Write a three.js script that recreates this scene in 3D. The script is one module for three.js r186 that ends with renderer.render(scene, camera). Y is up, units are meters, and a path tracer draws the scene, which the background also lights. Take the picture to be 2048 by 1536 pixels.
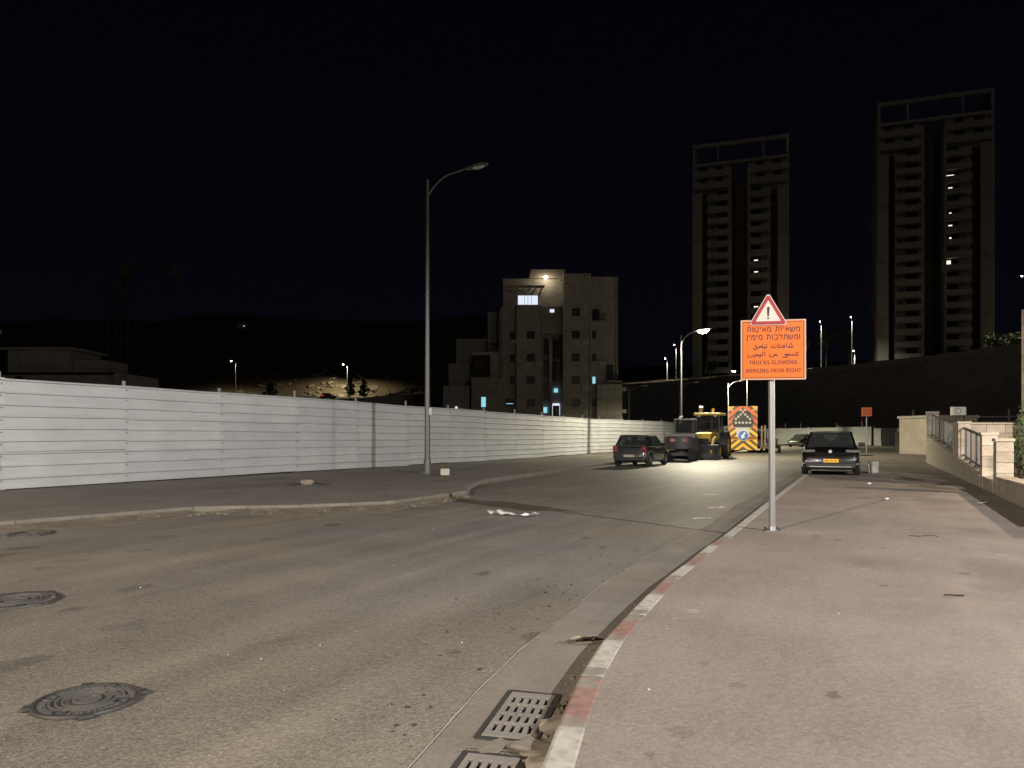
import * as THREE from 'three';
import { RoundedBoxGeometry } from 'three/addons/geometries/RoundedBoxGeometry.js';
import { mergeGeometries, toCreasedNormals } from 'three/addons/utils/BufferGeometryUtils.js';
import { Brush, Evaluator, SUBTRACTION } from 'three-bvh-csg';

// ---------- camera, sky, added fill light, exposure ----------
const scene = new THREE.Scene();
const camera = new THREE.PerspectiveCamera(54, 4 / 3, 0.1, 1500);
camera.position.set(0, 1.5, 0);
camera.lookAt(0, 1.5, -10);
camera.setViewOffset(2048, 1536, 0, -100, 2048, 1536);     // level camera, lens shifted upwards
const renderer = new THREE.WebGLRenderer();
renderer.toneMapping = THREE.LinearToneMapping;
renderer.toneMappingExposure = 1.0;
renderer.shadowMap.enabled = true;
{ // night sky: almost black, a trace of blue low down
  const w = 64, h = 64, a = new Float32Array(w * h * 4);
  for (let y = 0; y < h; y++) {
    const el = Math.max(0, (y + 0.5) / h * 2 - 1), k = Math.exp(-el * 3.2);
    for (let x = 0; x < w; x++) a.set([0.0007 + 0.0011 * k, 0.0007 + 0.0011 * k, 0.001 + 0.0032 * k, 1], (y * w + x) * 4);
  }
  const t = new THREE.DataTexture(a, w, h, THREE.RGBAFormat, THREE.FloatType);
  t.mapping = THREE.EquirectangularReflectionMapping; t.magFilter = THREE.LinearFilter; t.needsUpdate = true;
  scene.background = t; scene.environment = t;
}
const fillLight = new THREE.DirectionalLight(new THREE.Color(1, 0.95, 0.86), 0.03);  // added directional fill that brightens towers and apartment block, no real source
fillLight.position.set(110, 50, 125); fillLight.target.position.set(20, 0, -70); fillLight.castShadow = true; fillLight.shadow.radius = 4;
Object.assign(fillLight.shadow.camera, { left: -250, right: 250, top: 200, bottom: -200, near: 1, far: 900 });
scene.add(fillLight, fillLight.target);
const LAMP = { near_left: 2800, near_right: 1900, visible: 760, far: 1100, court: 250 };   // candela

// ---------- helpers ----------
const V3 = THREE.Vector3, V2 = THREE.Vector2, PI = Math.PI;
const at = (x, d, y = 0) => new V3(x, y, -d);                      // d = metres ahead of the photographer
let seed = 7;
const rnd = () => { seed = (seed + 0x6d2b79f5) | 0; let t = Math.imul(seed ^ (seed >>> 15), 1 | seed); t = (t + Math.imul(t ^ (t >>> 7), 61 | t)) ^ t; return ((t ^ (t >>> 14)) >>> 0) / 4294967296; };
const rr = (a, b) => a + (b - a) * rnd();
const lerp = (a, b, t) => a + (b - a) * t, clamp = (x, a = 0, b = 1) => Math.min(b, Math.max(a, x)), sstep = (a, b, x) => { const t = clamp((x - a) / (b - a)); return t * t * (3 - 2 * t); };
const table = (pts) => (x) => { if (x <= pts[0][0]) { const [a, b] = pts; return a[1] + (b[1] - a[1]) * (x - a[0]) / (b[0] - a[0]); } for (let i = 1; i < pts.length; i++) if (x <= pts[i][0] || i === pts.length - 1) { const [a, b] = [pts[i - 1], pts[i]]; return a[1] + (b[1] - a[1]) * (x - a[0]) / (b[0] - a[0]); } };
const hash = (i, j) => { let h = Math.imul(i, 374761393) + Math.imul(j, 668265263) | 0; h = Math.imul(h ^ (h >>> 13), 1274126177); return ((h ^ (h >>> 16)) >>> 0) / 4294967296; };
const noise = (x, y, px = 1 << 20, py = px) => {
  const i = Math.floor(x), j = Math.floor(y), f = x - i, g = y - j, m = (a, n) => ((a % n) + n) % n;
  const u = f * f * (3 - 2 * f), v = g * g * (3 - 2 * g), i0 = m(i, px), i1 = m(i + 1, px), j0 = m(j, py), j1 = m(j + 1, py);
  return lerp(lerp(hash(i0, j0), hash(i1, j0), u), lerp(hash(i0, j1), hash(i1, j1), u), v);
};
const fbm = (x, y, n = 4, px = 1 << 20, py = px) => { let s = 0, a = 0.5, k = 1; for (let i = 0; i < n; i++) { s += a * noise(x * k + i * 17, y * k + i * 31, px * k, py * k); a /= 2; k *= 2; } return s / (1 - a * 2); };

const used = {};
const numbered = (n) => { const k = used[n] = (used[n] ?? -1) + 1; return k ? n + '_' + String(k).padStart(3, '0') : n; };
function mesh(name, geo, mat, parent) {
  const m = new THREE.Mesh(geo, mat); m.name = parent ? name : numbered(name); m.castShadow = m.receiveShadow = true; (parent ?? scene).add(m); return m;
}
function tag(o, label, category, group) { Object.assign(o.userData, { label, category }); if (group) o.userData.group = group; return o; }
function structure(o, label) { o.userData.kind = 'structure'; if (label) o.userData.label = label; return o; }
function thing(name, label, category, pos = at(0, 0), turn = 0, group) {
  const o = new THREE.Group(); o.name = numbered(name); o.position.copy(pos); o.rotation.y = turn; scene.add(o); return tag(o, label, category, group);
}
function copy(o, label) { const c = o.clone(); c.name = numbered(o.name.replace(/_\d{3}$/, '')); c.userData = { ...o.userData }; if (label) c.userData.label = label; scene.add(c); return c; }
const towards = (x, d) => Math.atan2(x, -d);                         // turn that points local +z along (x, d)

const box = (w, h, l, x = 0, y = 0, z = 0) => new THREE.BoxGeometry(w, h, l).translate(x, y, z);
const rbox = (w, h, l, r = 0.02, x = 0, y = 0, z = 0, s = 2) => new RoundedBoxGeometry(w, h, l, s, Math.min(r, w / 2.01, h / 2.01, l / 2.01)).translate(x, y, z);
const cyl = (r0, r1, h, n = 16, x = 0, y = 0, z = 0) => new THREE.CylinderGeometry(r1, r0, h, n).translate(x, y, z);
function aim(g, p, q) { // geometry along y, centred -> between p and q
  const a = new V3(...p), b = new V3(...q), q4 = new THREE.Quaternion().setFromUnitVectors(new V3(0, 1, 0), b.clone().sub(a).normalize());
  return g.applyQuaternion(q4).translate((a.x + b.x) / 2, (a.y + b.y) / 2, (a.z + b.z) / 2);
}
const len = (p, q) => Math.hypot(p[0] - q[0], p[1] - q[1], p[2] - q[2]);
const bar = (p, q, r = 0.02, n = 8, r2 = r) => aim(new THREE.CylinderGeometry(r2, r, len(p, q), n), p, q);
const beam = (p, q, w = 0.05, h = w) => aim(new THREE.BoxGeometry(w, len(p, q), h), p, q);
const tube = (pts, r, n = 24, s = 8) => new THREE.TubeGeometry(new THREE.CatmullRomCurve3(pts.map((p) => new V3(...p))), n, r, s);
function merge(list) {
  return mergeGeometries(list.map((g) => { g = g.index ? g.toNonIndexed() : g; for (const k of Object.keys(g.attributes)) if (!['position', 'normal', 'uv'].includes(k)) g.deleteAttribute(k); return g; }));
}
function polyGeo(tris, uvs) { // flat triangles or quads given as corner lists
  const p = [], t = [];
  tris.forEach((c, i) => { for (let k = 1; k + 1 < c.length; k++) for (const j of [0, k, k + 1]) { p.push(...c[j]); t.push(...(uvs ? uvs[i][j] : [c[j][0], c[j][2]])); } });
  const g = new THREE.BufferGeometry(); g.setAttribute('position', new THREE.Float32BufferAttribute(p, 3)); g.setAttribute('uv', new THREE.Float32BufferAttribute(t, 2)); g.computeVertexNormals(); return g;
}
function slab(corners, thick) { // quad pane or panel with thickness (corners anticlockwise from outside)
  const [a, b, c] = corners.map((p) => new V3(...p)), n = b.clone().sub(a).cross(c.clone().sub(a)).normalize().multiplyScalar(-thick);
  const f = corners, k = corners.map((p) => [p[0] + n.x, p[1] + n.y, p[2] + n.z]), m = f.length, q = [f, [...k].reverse()];
  for (let i = 0; i < m; i++) { const j = (i + 1) % m; q.push([f[j], f[i], k[i], k[j]]); }
  return polyGeo(q);
}
function extrude(pts, depth, bevel = 0, holes = []) { // outline in xy, depth along +z
  const s = new THREE.Shape(pts.map((p) => new V2(...p))); for (const h of holes) s.holes.push(new THREE.Path(h.map((p) => new V2(...p))));
  return new THREE.ExtrudeGeometry(s, { depth: depth - 2 * bevel, bevelEnabled: bevel > 0, bevelSize: bevel, bevelThickness: bevel, bevelOffset: -bevel, bevelSegments: 2, curveSegments: 12 }).translate(0, 0, bevel);
}
const rect = (x0, x1, y0, y1) => [[x0, y0], [x1, y0], [x1, y1], [x0, y1]];
const arc = (cx, cy, r, a0 = 0, a1 = 2 * PI, n = 24) => Array.from({ length: n }, (_, i) => { const a = a0 + (a1 - a0) * i / (Math.abs(a1 - a0) > 6.28 ? n : n - 1); return [cx + r * Math.cos(a), cy + r * Math.sin(a)]; });

// ---------- textures and materials ----------
const toS = (x) => 255 * (x <= 0.0031308 ? 12.92 * x : 1.055 * Math.pow(x, 1 / 2.4) - 0.055);
function texture(n, f, tile = 1, data = false) { // f(u, v) in 0..1 -> linear [r, g, b] or a grey value
  const a = new Uint8Array(n * n * 4);
  for (let y = 0; y < n; y++) for (let x = 0; x < n; x++) { let c = f(x / n, y / n); if (!Array.isArray(c)) c = [c, c, c]; const o = (y * n + x) * 4; for (let k = 0; k < 3; k++) a[o + k] = data ? clamp(c[k]) * 255 : toS(clamp(c[k])); a[o + 3] = 255; }
  const t = new THREE.DataTexture(a, n, n); t.wrapS = t.wrapT = THREE.RepeatWrapping; t.magFilter = THREE.LinearFilter; if (!data) t.colorSpace = THREE.SRGBColorSpace; t.repeat.set(1 / tile, 1 / tile); t.needsUpdate = true; return t;
}
const mat = (r, g, b, rough = 0.8, more = {}) => new THREE.MeshStandardMaterial({ color: new THREE.Color().setRGB(r, g, b), roughness: rough, ...more });
const phys = (r, g, b, rough, more = {}) => new THREE.MeshPhysicalMaterial({ color: new THREE.Color().setRGB(r, g, b), roughness: rough, ...more });
const glow = (r, g, b, k) => new THREE.MeshStandardMaterial({ color: 0x222222, emissive: new THREE.Color().setRGB(r, g, b), emissiveIntensity: k, roughness: 0.5 });
const canvas = (w, h, draw) => { const c = document.createElement('canvas'); c.width = w; c.height = h; draw(c.getContext('2d'), w, h); const t = new THREE.CanvasTexture(c); t.colorSpace = THREE.SRGBColorSpace; return t; };

// asphalt: aggregate speckle, dusty binder, streaks along the lane (v axis)
const aspN = 2048, aspTile = 13;
const grit = new Float32Array(1 << 20); { let q = 99; for (let i = 0; i < grit.length; i++) { q = (Math.imul(q, 1664525) + 1013904223) | 0; grit[i] = (q >>> 8) / 16777216; } }
const gritAt = (i, j) => grit[(Math.imul(j, 2053) + i) & 0xfffff];
const spots = (n, tile, seed0) => Array.from({ length: n }, (_, i) => [hash(i, seed0), hash(i, seed0 + 1), hash(i, seed0 + 2), hash(i, seed0 + 3)]);   // stains: u, v, size, tone
function stainField(list, N, r0, r1) { // blotches with ragged outlines, drawn once into a small grid
  const f = new Float32Array(N * N);
  for (const [u, v, s, k] of list) { const r = lerp(r0, r1, s * s) * N, x0 = Math.floor(u * N), y0 = Math.floor(v * N), R = Math.ceil(r * 1.5); for (let y = -R; y <= R; y++) for (let x = -R; x <= R; x++) { const d = Math.hypot(x * (1 + k), y) / r + 0.8 * (noise(x / r * 2.5 + u * 90, y / r * 2.5 + v * 90) - 0.5); if (d < 1) f[((y0 + y + 2 * N) % N) * N + (x0 + x + 2 * N) % N] = Math.max(f[((y0 + y + 2 * N) % N) * N + (x0 + x + 2 * N) % N], (1 - sstep(0.75, 1, d)) * (0.4 + 0.6 * k)); } }
  return (u, v) => f[(Math.floor(v * N) % N) * N + Math.floor(u * N) % N];
}
function crackField(n, N, seed0) { // thin wandering cracks
  const f = new Float32Array(N * N);
  for (let i = 0; i < n; i++) { let x = hash(i, seed0) * N, y = hash(i, seed0 + 5) * N, a = hash(i, seed0 + 9) * 6.28; const L = N * (0.05 + 0.2 * hash(i, seed0 + 7)); for (let k = 0; k < L; k++) { a += (grit[(i * 977 + k * 31) & 0xfffff] - 0.5) * 0.5; x += Math.cos(a); y += Math.sin(a); const j = ((Math.floor(y) + 4 * N) % N) * N + (Math.floor(x) + 4 * N) % N; f[j] = 1; } }
  return (u, v) => f[(Math.floor(v * N) % N) * N + Math.floor(u * N) % N];
}
const oil = stainField(spots(70, 1, 11), 1024, 0.003, 0.022), patch = stainField(spots(16, 1, 41), 512, 0.04, 0.13), cracks = crackField(7, 2048, 3);
const asphaltF = (u, v) => {
  const i = Math.floor(u * aspN), j = Math.floor(v * aspN), st = fbm(u * 44, v * 4, 2, 44, 4), bl = fbm(u * 14, v * 14, 3, 14, 14), g = gritAt(i, j), g2 = noise(u * 820, v * 820, 820, 820);
  let k = 0.6 + 0.36 * st + 0.3 * bl + 0.24 * (g2 - 0.5) + 0.8 * (g - 0.5) + 0.1 * patch(u, v);
  if (g > 0.99) k += 0.5;
  k *= (1 - 0.42 * oil(u, v)) * (1 - 0.35 * cracks(u, v));
  const w = noise(u * 7 + 3, v * 7, 7, 7);
  return [0.158 * k * (1 + 0.07 * w), 0.145 * k, 0.123 * k * (1.05 - 0.16 * w)];
};
const aspMap = texture(aspN, asphaltF, aspTile);
const aspBump = texture(1024, (u, v) => 0.5 * noise(u * 420, v * 420, 420, 420) + 0.3 * noise(u * 190, v * 190, 190, 190) + 0.2 * noise(u * 60, v * 60, 60, 60), 6, true);
const roadMat = mat(1, 1, 1, 0.6, { map: aspMap, bumpMap: aspBump, bumpScale: 0.006 });
const scuff = stainField(spots(60, 1, 71).map(([a, b, c, d]) => [a, b, c * 0.6, d]), 1024, 0.004, 0.03), spill = stainField(spots(12, 1, 91), 512, 0.04, 0.16), wcracks = crackField(9, 1024, 23), pale = stainField(spots(45, 1, 131), 1024, 0.002, 0.016);
const walkMap = texture(1536, (u, v) => {
  const bl = fbm(u * 12, v * 12, 4, 12, 12), i = Math.floor(u * 1536), j = Math.floor(v * 1536), g = gritAt(i, j), g2 = noise(u * 500, v * 500, 500, 500), w = noise(u * 6 + 9, v * 6 + 2, 6, 6), sc = fbm(u * 60, v * 6, 2, 60, 6);
  let k = 0.66 + 0.36 * bl + 0.18 * (g2 - 0.5) + 0.36 * (g - 0.5) + 0.12 * (sc - 0.5); if (g > 0.994) k += 0.25; if (g < 0.004) k *= 0.6;
  k *= (1 - 0.42 * scuff(u, v)) * (1 - 0.17 * spill(u, v)) * (1 - 0.4 * wcracks(u, v)) * (1 + 0.3 * pale(u, v));
  return [0.226 * k * (1 + 0.06 * w), 0.19 * k, 0.157 * k];
}, 9);
const walkBump = texture(512, (u, v) => 0.6 * noise(u * 220, v * 220, 220, 220) + 0.4 * noise(u * 60, v * 60, 60, 60), 5, true);
const walkMat = mat(1, 1, 1, 0.85, { map: walkMap, bumpMap: walkBump, bumpScale: 0.004 });
const walkDarkMat = mat(0.7, 0.75, 0.75, 0.88, { map: walkMap, bumpMap: walkBump, bumpScale: 0.004 });
const dirtMap = texture(512, (u, v) => { const k = 0.5 + 0.5 * fbm(u * 10, v * 10, 5, 10, 10) + 0.4 * (noise(u * 160, v * 160, 160, 160) - 0.5); return [0.2 * k, 0.168 * k, 0.12 * k]; }, 2);
const gutterMat = mat(1, 1, 1, 0.85, { map: texture(768, (u, v) => { const k = 0.66 + 0.36 * fbm(u * 7, v * 7, 5, 7, 7) + 0.22 * (noise(u * 240, v * 240, 240, 240) - 0.5), w = fbm(u * 3 + 4, v * 3, 3, 3, 3); return [0.17 * k * (1 + 0.12 * w), 0.156 * k, 0.13 * k * (1.05 - 0.16 * w)]; }, 3), bumpMap: walkBump, bumpScale: 0.003 });
const dirtMat = mat(1, 1, 1, 0.95, { map: dirtMap });
const plainN = texture(512, (u, v) => 0.8 + 0.35 * (fbm(u * 12, v * 12, 5, 12, 12) - 0.5) + 0.12 * (noise(u * 200, v * 200, 200, 200) - 0.5), 2);
const concreteMat = mat(0.4, 0.37, 0.32, 0.9, { map: plainN });
const stoneMats = [0, 1, 2].map((k) => mat(0.5 - 0.05 * k, 0.435 - 0.05 * k, 0.35 - 0.045 * k, 0.85, { map: plainN }));
const plasterMat = mat(0.42, 0.375, 0.3, 0.9, { map: plainN });
const galvMat = mat(0.36, 0.36, 0.35, 0.42, { metalness: 0.55, map: plainN });
const poleMat = mat(0.14, 0.14, 0.138, 0.5, { metalness: 0.35, map: plainN });
const darkMetal = mat(0.035, 0.036, 0.04, 0.5, { metalness: 0.3 });
const castIron = mat(0.085, 0.078, 0.07, 0.55, { metalness: 0.5, map: plainN });
const rubber = mat(0.018, 0.018, 0.018, 0.85), blackMat = mat(0.012, 0.012, 0.013, 0.6), pitMat = mat(0.02, 0.018, 0.015, 1);
const rimMat = mat(0.35, 0.35, 0.36, 0.35, { metalness: 0.8 });
const glassMat = phys(0.28, 0.3, 0.3, 0.03, { transmission: 0.92, thickness: 0, ior: 1.5 });
const litterMat = mat(0.72, 0.71, 0.68, 0.8, { side: THREE.DoubleSide });

// ---------- street lamps ----------
const lampGlass = (k, c = [1, 0.93, 0.72]) => glow(...c, k);
function streetLamp(label, pos, turn, h, o = {}) { // arm points along local +z
  const t = thing('street_lamp', label, 'street lamp', pos, turn, o.group), R = (o.scale ?? 1), m = o.mat ?? poleMat;
  mesh('pole', merge([cyl(0.1 * R, 0.055 * R, h, 16, 0, h / 2, 0)]), m, t);
  mesh('base_plate', merge([cyl(0.14 * R, 0.12 * R, 0.5, 16, 0, 0.25, 0), box(0.36 * R, 0.03, 0.36 * R, 0, 0.016, 0)]), m, t);
  const y0 = h - 0.55, L = o.arm ?? 1.75;
  mesh('arm', tube([[0, y0, 0.03], [0, y0 + 0.3, L * 0.16], [0, y0 + 0.62, L * 0.42], [0, y0 + 0.74, L * 0.7], [0, y0 + 0.82, L * 0.9]], 0.035 * R, 20, 8), m, t);
  const hz = L + 0.22, hy = y0 + 0.87;
  const head = new THREE.SphereGeometry(1, 20, 12, 0, 2 * PI, 0, PI / 2).scale(0.15 * (o.bowl ?? 1), 0.11 * (o.bowl ?? 1), 0.42 * (o.bowl ?? 1));
  mesh('lamp_head', merge([head, cyl(1, 1, 0.04, 24).scale(0.15 * (o.bowl ?? 1), 1, 0.42 * (o.bowl ?? 1)).translate(0, -0.02, 0)]).rotateX(-0.12).translate(0, hy, hz), m, t);
  mesh('lamp_lens', new THREE.SphereGeometry(1, 20, 10, 0, 2 * PI, PI / 2, PI / 2).scale(0.12 * (o.bowl ?? 1), o.drop ?? 0.06, 0.24 * (o.bowl ?? 1)).rotateX(-0.12).translate(0, hy - 0.045, hz + 0.04), o.candela ? (o.lens ?? lampGlass(o.glow ?? 60, o.color)) : mat(0.35, 0.35, 0.33, 0.2), t);
  if (o.candela) {
    const l = new THREE.SpotLight(new THREE.Color(...(o.color ?? [1, 0.93, 0.72])), o.candela, 0, o.cone ?? 1.3, o.soft ?? 0.6, 2);
    l.position.set(0, hy - 0.05 - (o.drop ?? 0.06) - 0.13, hz + 0.04); l.target.position.set(0, -3, hz + (o.tilt ?? 0.8)); l.castShadow = true; l.shadow.radius = o.size ?? 4; l.name = 'lamp_light';
    t.add(l, l.target);
  }
  return t;
}

// ---------- the ground ----------
const kerbR = table([[-8, -1.75], [0, -0.47], [3.12, 0.108], [3.6, 0.218], [4.25, 0.366], [5, 0.587], [5.64, 0.83], [7.13, 1.414], [7.97, 1.81], [9.41, 2.45], [10.14, 2.82], [15.4, 5.21], [22.1, 8.3], [26.3, 10.25], [46, 19.8], [90, 40.5]].map(([d, x]) => [d, x]));
const wallR = (d) => 9.5 + 0.468 * (d - 13.95);
const leftKerb = [[-22, -3], [-8, 11.8], [-5.9, 14.4], [-4.3, 14.55], [-2.5, 15.35], [-1.05, 18.3], [-1.15, 20.5], [-0.9, 22.6], [4.75, 36.5], [8.6, 44], [16, 58.6], [24.4, 76], [38, 104]];
const fenceLine = [[-21.3, 2.4], [-12.5, 18.4], [1.8, 44.3], [6.4, 55], [12.7, 63.7], [34, 106], [42.6, 89.5]];
function sheet(rows, y, uvTurn = 0.44) { // rows of [x, d] points -> ground mesh with uv in metres
  const p = [], uv = [], idx = [], n = rows[0].length, c = Math.cos(uvTurn), s = Math.sin(uvTurn);
  rows.forEach((r) => r.forEach(([x, d, yy]) => { p.push(x, yy ?? y, -d); uv.push(x * c - d * s, x * s + d * c); }));
  for (let i = 0; i + 1 < rows.length; i++) for (let j = 0; j + 1 < n; j++) { const a = i * n + j; idx.push(a, a + 1, a + n, a + 1, a + n + 1, a + n); }
  const g = new THREE.BufferGeometry(); g.setAttribute('position', new THREE.Float32BufferAttribute(p, 3)); g.setAttribute('uv', new THREE.Float32BufferAttribute(uv, 2)); g.setIndex(idx); g.computeVertexNormals();
  return g;
}
const steps = (a, b, f) => { const o = [a]; while (o[o.length - 1] < b) o.push(Math.min(b, o[o.length - 1] + f(o[o.length - 1]))); return o; };
structure(mesh('ground', new THREE.CircleGeometry(900, 48).rotateX(-PI / 2).translate(0, -0.3, -300), dirtMat), 'dark bare ground around the street');
// grates lie in the gutter of the right kerb; their own axes:
const grateDir = new V2(0.24, 0.971).normalize(), grateNor = new V2(grateDir.y, -grateDir.x);   // along, towards the kerb
const gratePt = (s, t) => [-0.153 + grateDir.x * s + grateNor.x * t, 3.73 + grateDir.y * s + grateNor.y * t];  // (s, t) from the near left corner of the first grate
const pitW = 0.255, pits = [[0, 0.645, 0, pitW], [-0.86, -0.215, 0, pitW]];
{
  const S = [...new Set([...steps(-16, 130, (s) => Math.abs(s) < 14 ? 0.35 : s < 60 ? 1 : 3), ...pits.flatMap((p) => [p[0], p[1]])])].sort((a, b) => a - b);
  const T = [...new Set([...steps(-60, 60, (t) => Math.abs(t) < 10 ? 0.35 : Math.abs(t) < 25 ? 1 : 3), 0, pitW])].sort((a, b) => a - b);
  const g = sheet(S.map((s) => T.map((t) => gratePt(s, t))), 0), n = T.length, keep = [];
  for (let i = 0; i + 1 < S.length; i++) for (let j = 0; j + 1 < n; j++) {
    const ms = (S[i] + S[i + 1]) / 2, mt = (T[j] + T[j + 1]) / 2; if (pits.some(([a, b, c, e]) => ms > a && ms < b && mt > c && mt < e)) continue;
    const a = i * n + j; keep.push(a, a + 1, a + n, a + 1, a + n + 1, a + n);
  }
  g.setIndex(keep);
  structure(mesh('road', g, roadMat), 'worn grey asphalt road curving past the construction fence');
}
{ // right pavement
  const D = steps(-8, 95, (d) => d < 14 ? 0.25 : d < 40 ? 0.7 : 2);
  const g = sheet(D.map((d) => { const a = kerbR(d) + 0.13, b = Math.max(17, wallR(d) + 1.2); return Array.from({ length: 41 }, (_, i) => [lerp(a, b, Math.pow(i / 40, 1.3)), d]); }), 0.12);
  structure(mesh('pavement', g, walkMat), 'pale dusty pavement beside the red and white kerb');
}
{ // left pavement between kerb and fence
  const along = (line, n) => { const L = [0]; for (let i = 1; i < line.length; i++) L.push(L[i - 1] + Math.hypot(line[i][0] - line[i - 1][0], line[i][1] - line[i - 1][1])); return Array.from({ length: n }, (_, k) => { const s = L[L.length - 1] * k / (n - 1); let i = 1; while (i < L.length - 1 && L[i] < s) i++; const t = (s - L[i - 1]) / (L[i] - L[i - 1]); return [lerp(line[i - 1][0], line[i][0], t), lerp(line[i - 1][1], line[i][1], t)]; }); };
  const A = along(leftKerb, 180), B = along(fenceLine.slice(0, 6).map(([x, d]) => [x - 0.8, d + 0.4]), 180);
  structure(mesh('pavement', sheet(A.map((a, i) => Array.from({ length: 15 }, (_, j) => [lerp(a[0] - 0.1, B[i][0], j / 14), lerp(a[1] + 0.05, B[i][1], j / 14)]).reverse()), 0.12), walkDarkMat), 'dark asphalt pavement along the foot of the white fence');
}
// kerb stones
const paint = (r, g, b) => mat(1, 1, 1, 0.7, { map: texture(256, (u, v) => { const w = fbm(u * 6 + r * 9, v * 6, 5, 6, 6), k = clamp(0.2 + sstep(0.52, 0.6, w) + 0.35 * noise(u * 40, v * 40, 40, 40) * noise(u * 12, v * 12, 12, 12)), f = 0.85 + 0.5 * (fbm(u * 20, v * 20, 4, 20, 20) - 0.5); return [lerp(r, 0.22, k) * f, lerp(g, 0.19, k) * f, lerp(b, 0.155, k) * f]; }, 0.8) });
const kerbMats = [paint(0.44, 0.41, 0.35), paint(0.26, 0.125, 0.1), concreteMat, mat(0.19, 0.175, 0.145, 0.9, { map: plainN })];
const stoneProfile = [[0, -0.2], [0.14, -0.2], [0.14, 0.12], [0.13, 0.126], [0.022, 0.126], [0.006, 0.118], [0, 0.1]];
function kerb(name, pts, side, label, matOf, L = 0.775) {
  const t = thing(name, label, 'kerb'); t.userData.kind = 'structure'; delete t.userData.category;
  const geo = extrude(stoneProfile.map(([x, y]) => [x * side, y]), L - 0.008, 0.003);
  let i = 0, p = pts[0].slice(), n = 0;
  for (;;) { // walk chords of length L along the line
    let j = i + 1; while (j < pts.length && Math.hypot(pts[j][0] - p[0], pts[j][1] - p[1]) < L) j++;
    if (j >= pts.length) break;
    const a = pts[j - 1], b = pts[j]; let lo = 0, hi = 1; const start = j - 1 <= i ? p : a;
    for (let k = 0; k < 24; k++) { const m = (lo + hi) / 2; Math.hypot(lerp(start[0], b[0], m) - p[0], lerp(start[1], b[1], m) - p[1]) < L ? lo = m : hi = m; }
    const q = [lerp(start[0], b[0], lo), lerp(start[1], b[1], lo)];
    const m = mesh('kerb_stone', geo, matOf(n, p), t); m.position.set(p[0], rr(-0.004, 0.002), -p[1]); m.rotation.y = Math.atan2(q[0] - p[0], -(q[1] - p[1])); // local +z along the kerb
    m.rotation.z = rr(-0.01, 0.01);
    p = q; i = j - 1; n++;
  }
  return t;
}
kerb('kerb', steps(1.28, 90, () => 0.25).map((d) => [kerbR(d), d]), -1, 'kerb of alternating red and white painted stones beside the pale pavement', (n, p) => p[1] < 10.6 ? kerbMats[n % 2] : kerbMats[2]);
kerb('kerb', leftKerb, 1, 'low grey concrete kerb along the fence side of the road', () => kerbMats[3], 0.98);
{ // gutter strip, its seam line and the two drain pits
  const D = steps(-3, 30, () => 0.1), q = [], off = (d, o) => { const s = (kerbR(d + 0.05) - kerbR(d - 0.05)) / 0.1, l = Math.hypot(1, s); return [kerbR(d) - o / l, d + o * s / l]; };
  const inPit = ([x, d]) => { const dx = x + 0.153, dd = d - 3.73, s = dx * grateDir.x + dd * grateDir.y, t = dx * grateNor.x + dd * grateNor.y; return pits.some(([a, b, c, e]) => s > a - 0.02 && s < b + 0.02 && t > c - 0.02 && t < e + 0.02); };
  const O = steps(-0.02, 0.6, () => 0.04), W = (d) => 0.6 + 0.035 * Math.sin(d * 0.9);
  for (let i = 0; i + 1 < D.length; i++) for (let j = 0; j + 1 < O.length; j++) {
    const c = [off(D[i], O[j] / 0.6 * W(D[i])), off(D[i + 1], O[j] / 0.6 * W(D[i + 1])), off(D[i + 1], O[j + 1] / 0.6 * W(D[i + 1])), off(D[i], O[j + 1] / 0.6 * W(D[i]))];
    if (c.some(inPit)) continue;
    q.push(c.map(([x, d]) => [x, 0.004, -d]));
  }
  const g = polyGeo(q); { const p = g.attributes.position, n = g.attributes.normal; for (let i = 0; i < p.count; i++) n.setXYZ(i, 0, 1, 0); }
  structure(mesh('gutter', g, gutterMat), 'smooth dusty gutter strip along the painted kerb');
  const s = []; for (let i = 0; i + 1 < D.length; i++) { if (noise(D[i] * 1.6, 3) < 0.22) continue; const w = 0.006 + 0.008 * noise(D[i] * 5, 8), a = W(D[i]), b = W(D[i + 1]); s.push([off(D[i], a), off(D[i + 1], b), off(D[i + 1], b + w), off(D[i], a + w)].map(([x, d]) => [x, 0.008, -d])); }
  structure(mesh('seam_line', polyGeo(s), mat(0.32, 0.29, 0.245, 0.9, { map: plainN, side: THREE.DoubleSide })), 'thin pale joint line along the edge of the gutter');
}

// ---------- far terrain ----------
const wallFar = table([[-0.2, 105], [0.05, 112], [0.11, 165], [0.143, 170], [0.382, 140], [0.535, 125], [0.687, 115], [0.95, 100]]);
const wallTop = table([[-0.2, 0], [0.07, 0], [0.13, 11.5], [0.143, 12.6], [0.382, 13.4], [0.535, 14.2], [0.687, 15.4], [0.95, 17]]);
const leftRise = table([[105, -0.4], [140, 4], [170, 8.2], [200, 10.8], [226, 12.8], [231, 13.6], [243, 21], [262, 24], [300, 29], [420, 62], [520, 78], [620, 80]]);
function elevation(t, d) {
  const l = leftRise(d) + (fbm(t * 9 + d * 0.02, d * 0.03, 4) - 0.5) * Math.max(0, d - 140) * 0.06 + (fbm(t * 70, d * 0.22, 4) - 0.5) * 3.2 * sstep(231, 243, d) * sstep(300, 262, d), r = wallTop(t) - 0.6 + (d - wallFar(t)) * 0.1 + (fbm(t * 20, d * 0.06, 3) - 0.5) * 1.2 * sstep(0, 20, d - wallFar(t));
  return lerp(l, r, sstep(0.06, 0.14, t));
}
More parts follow.
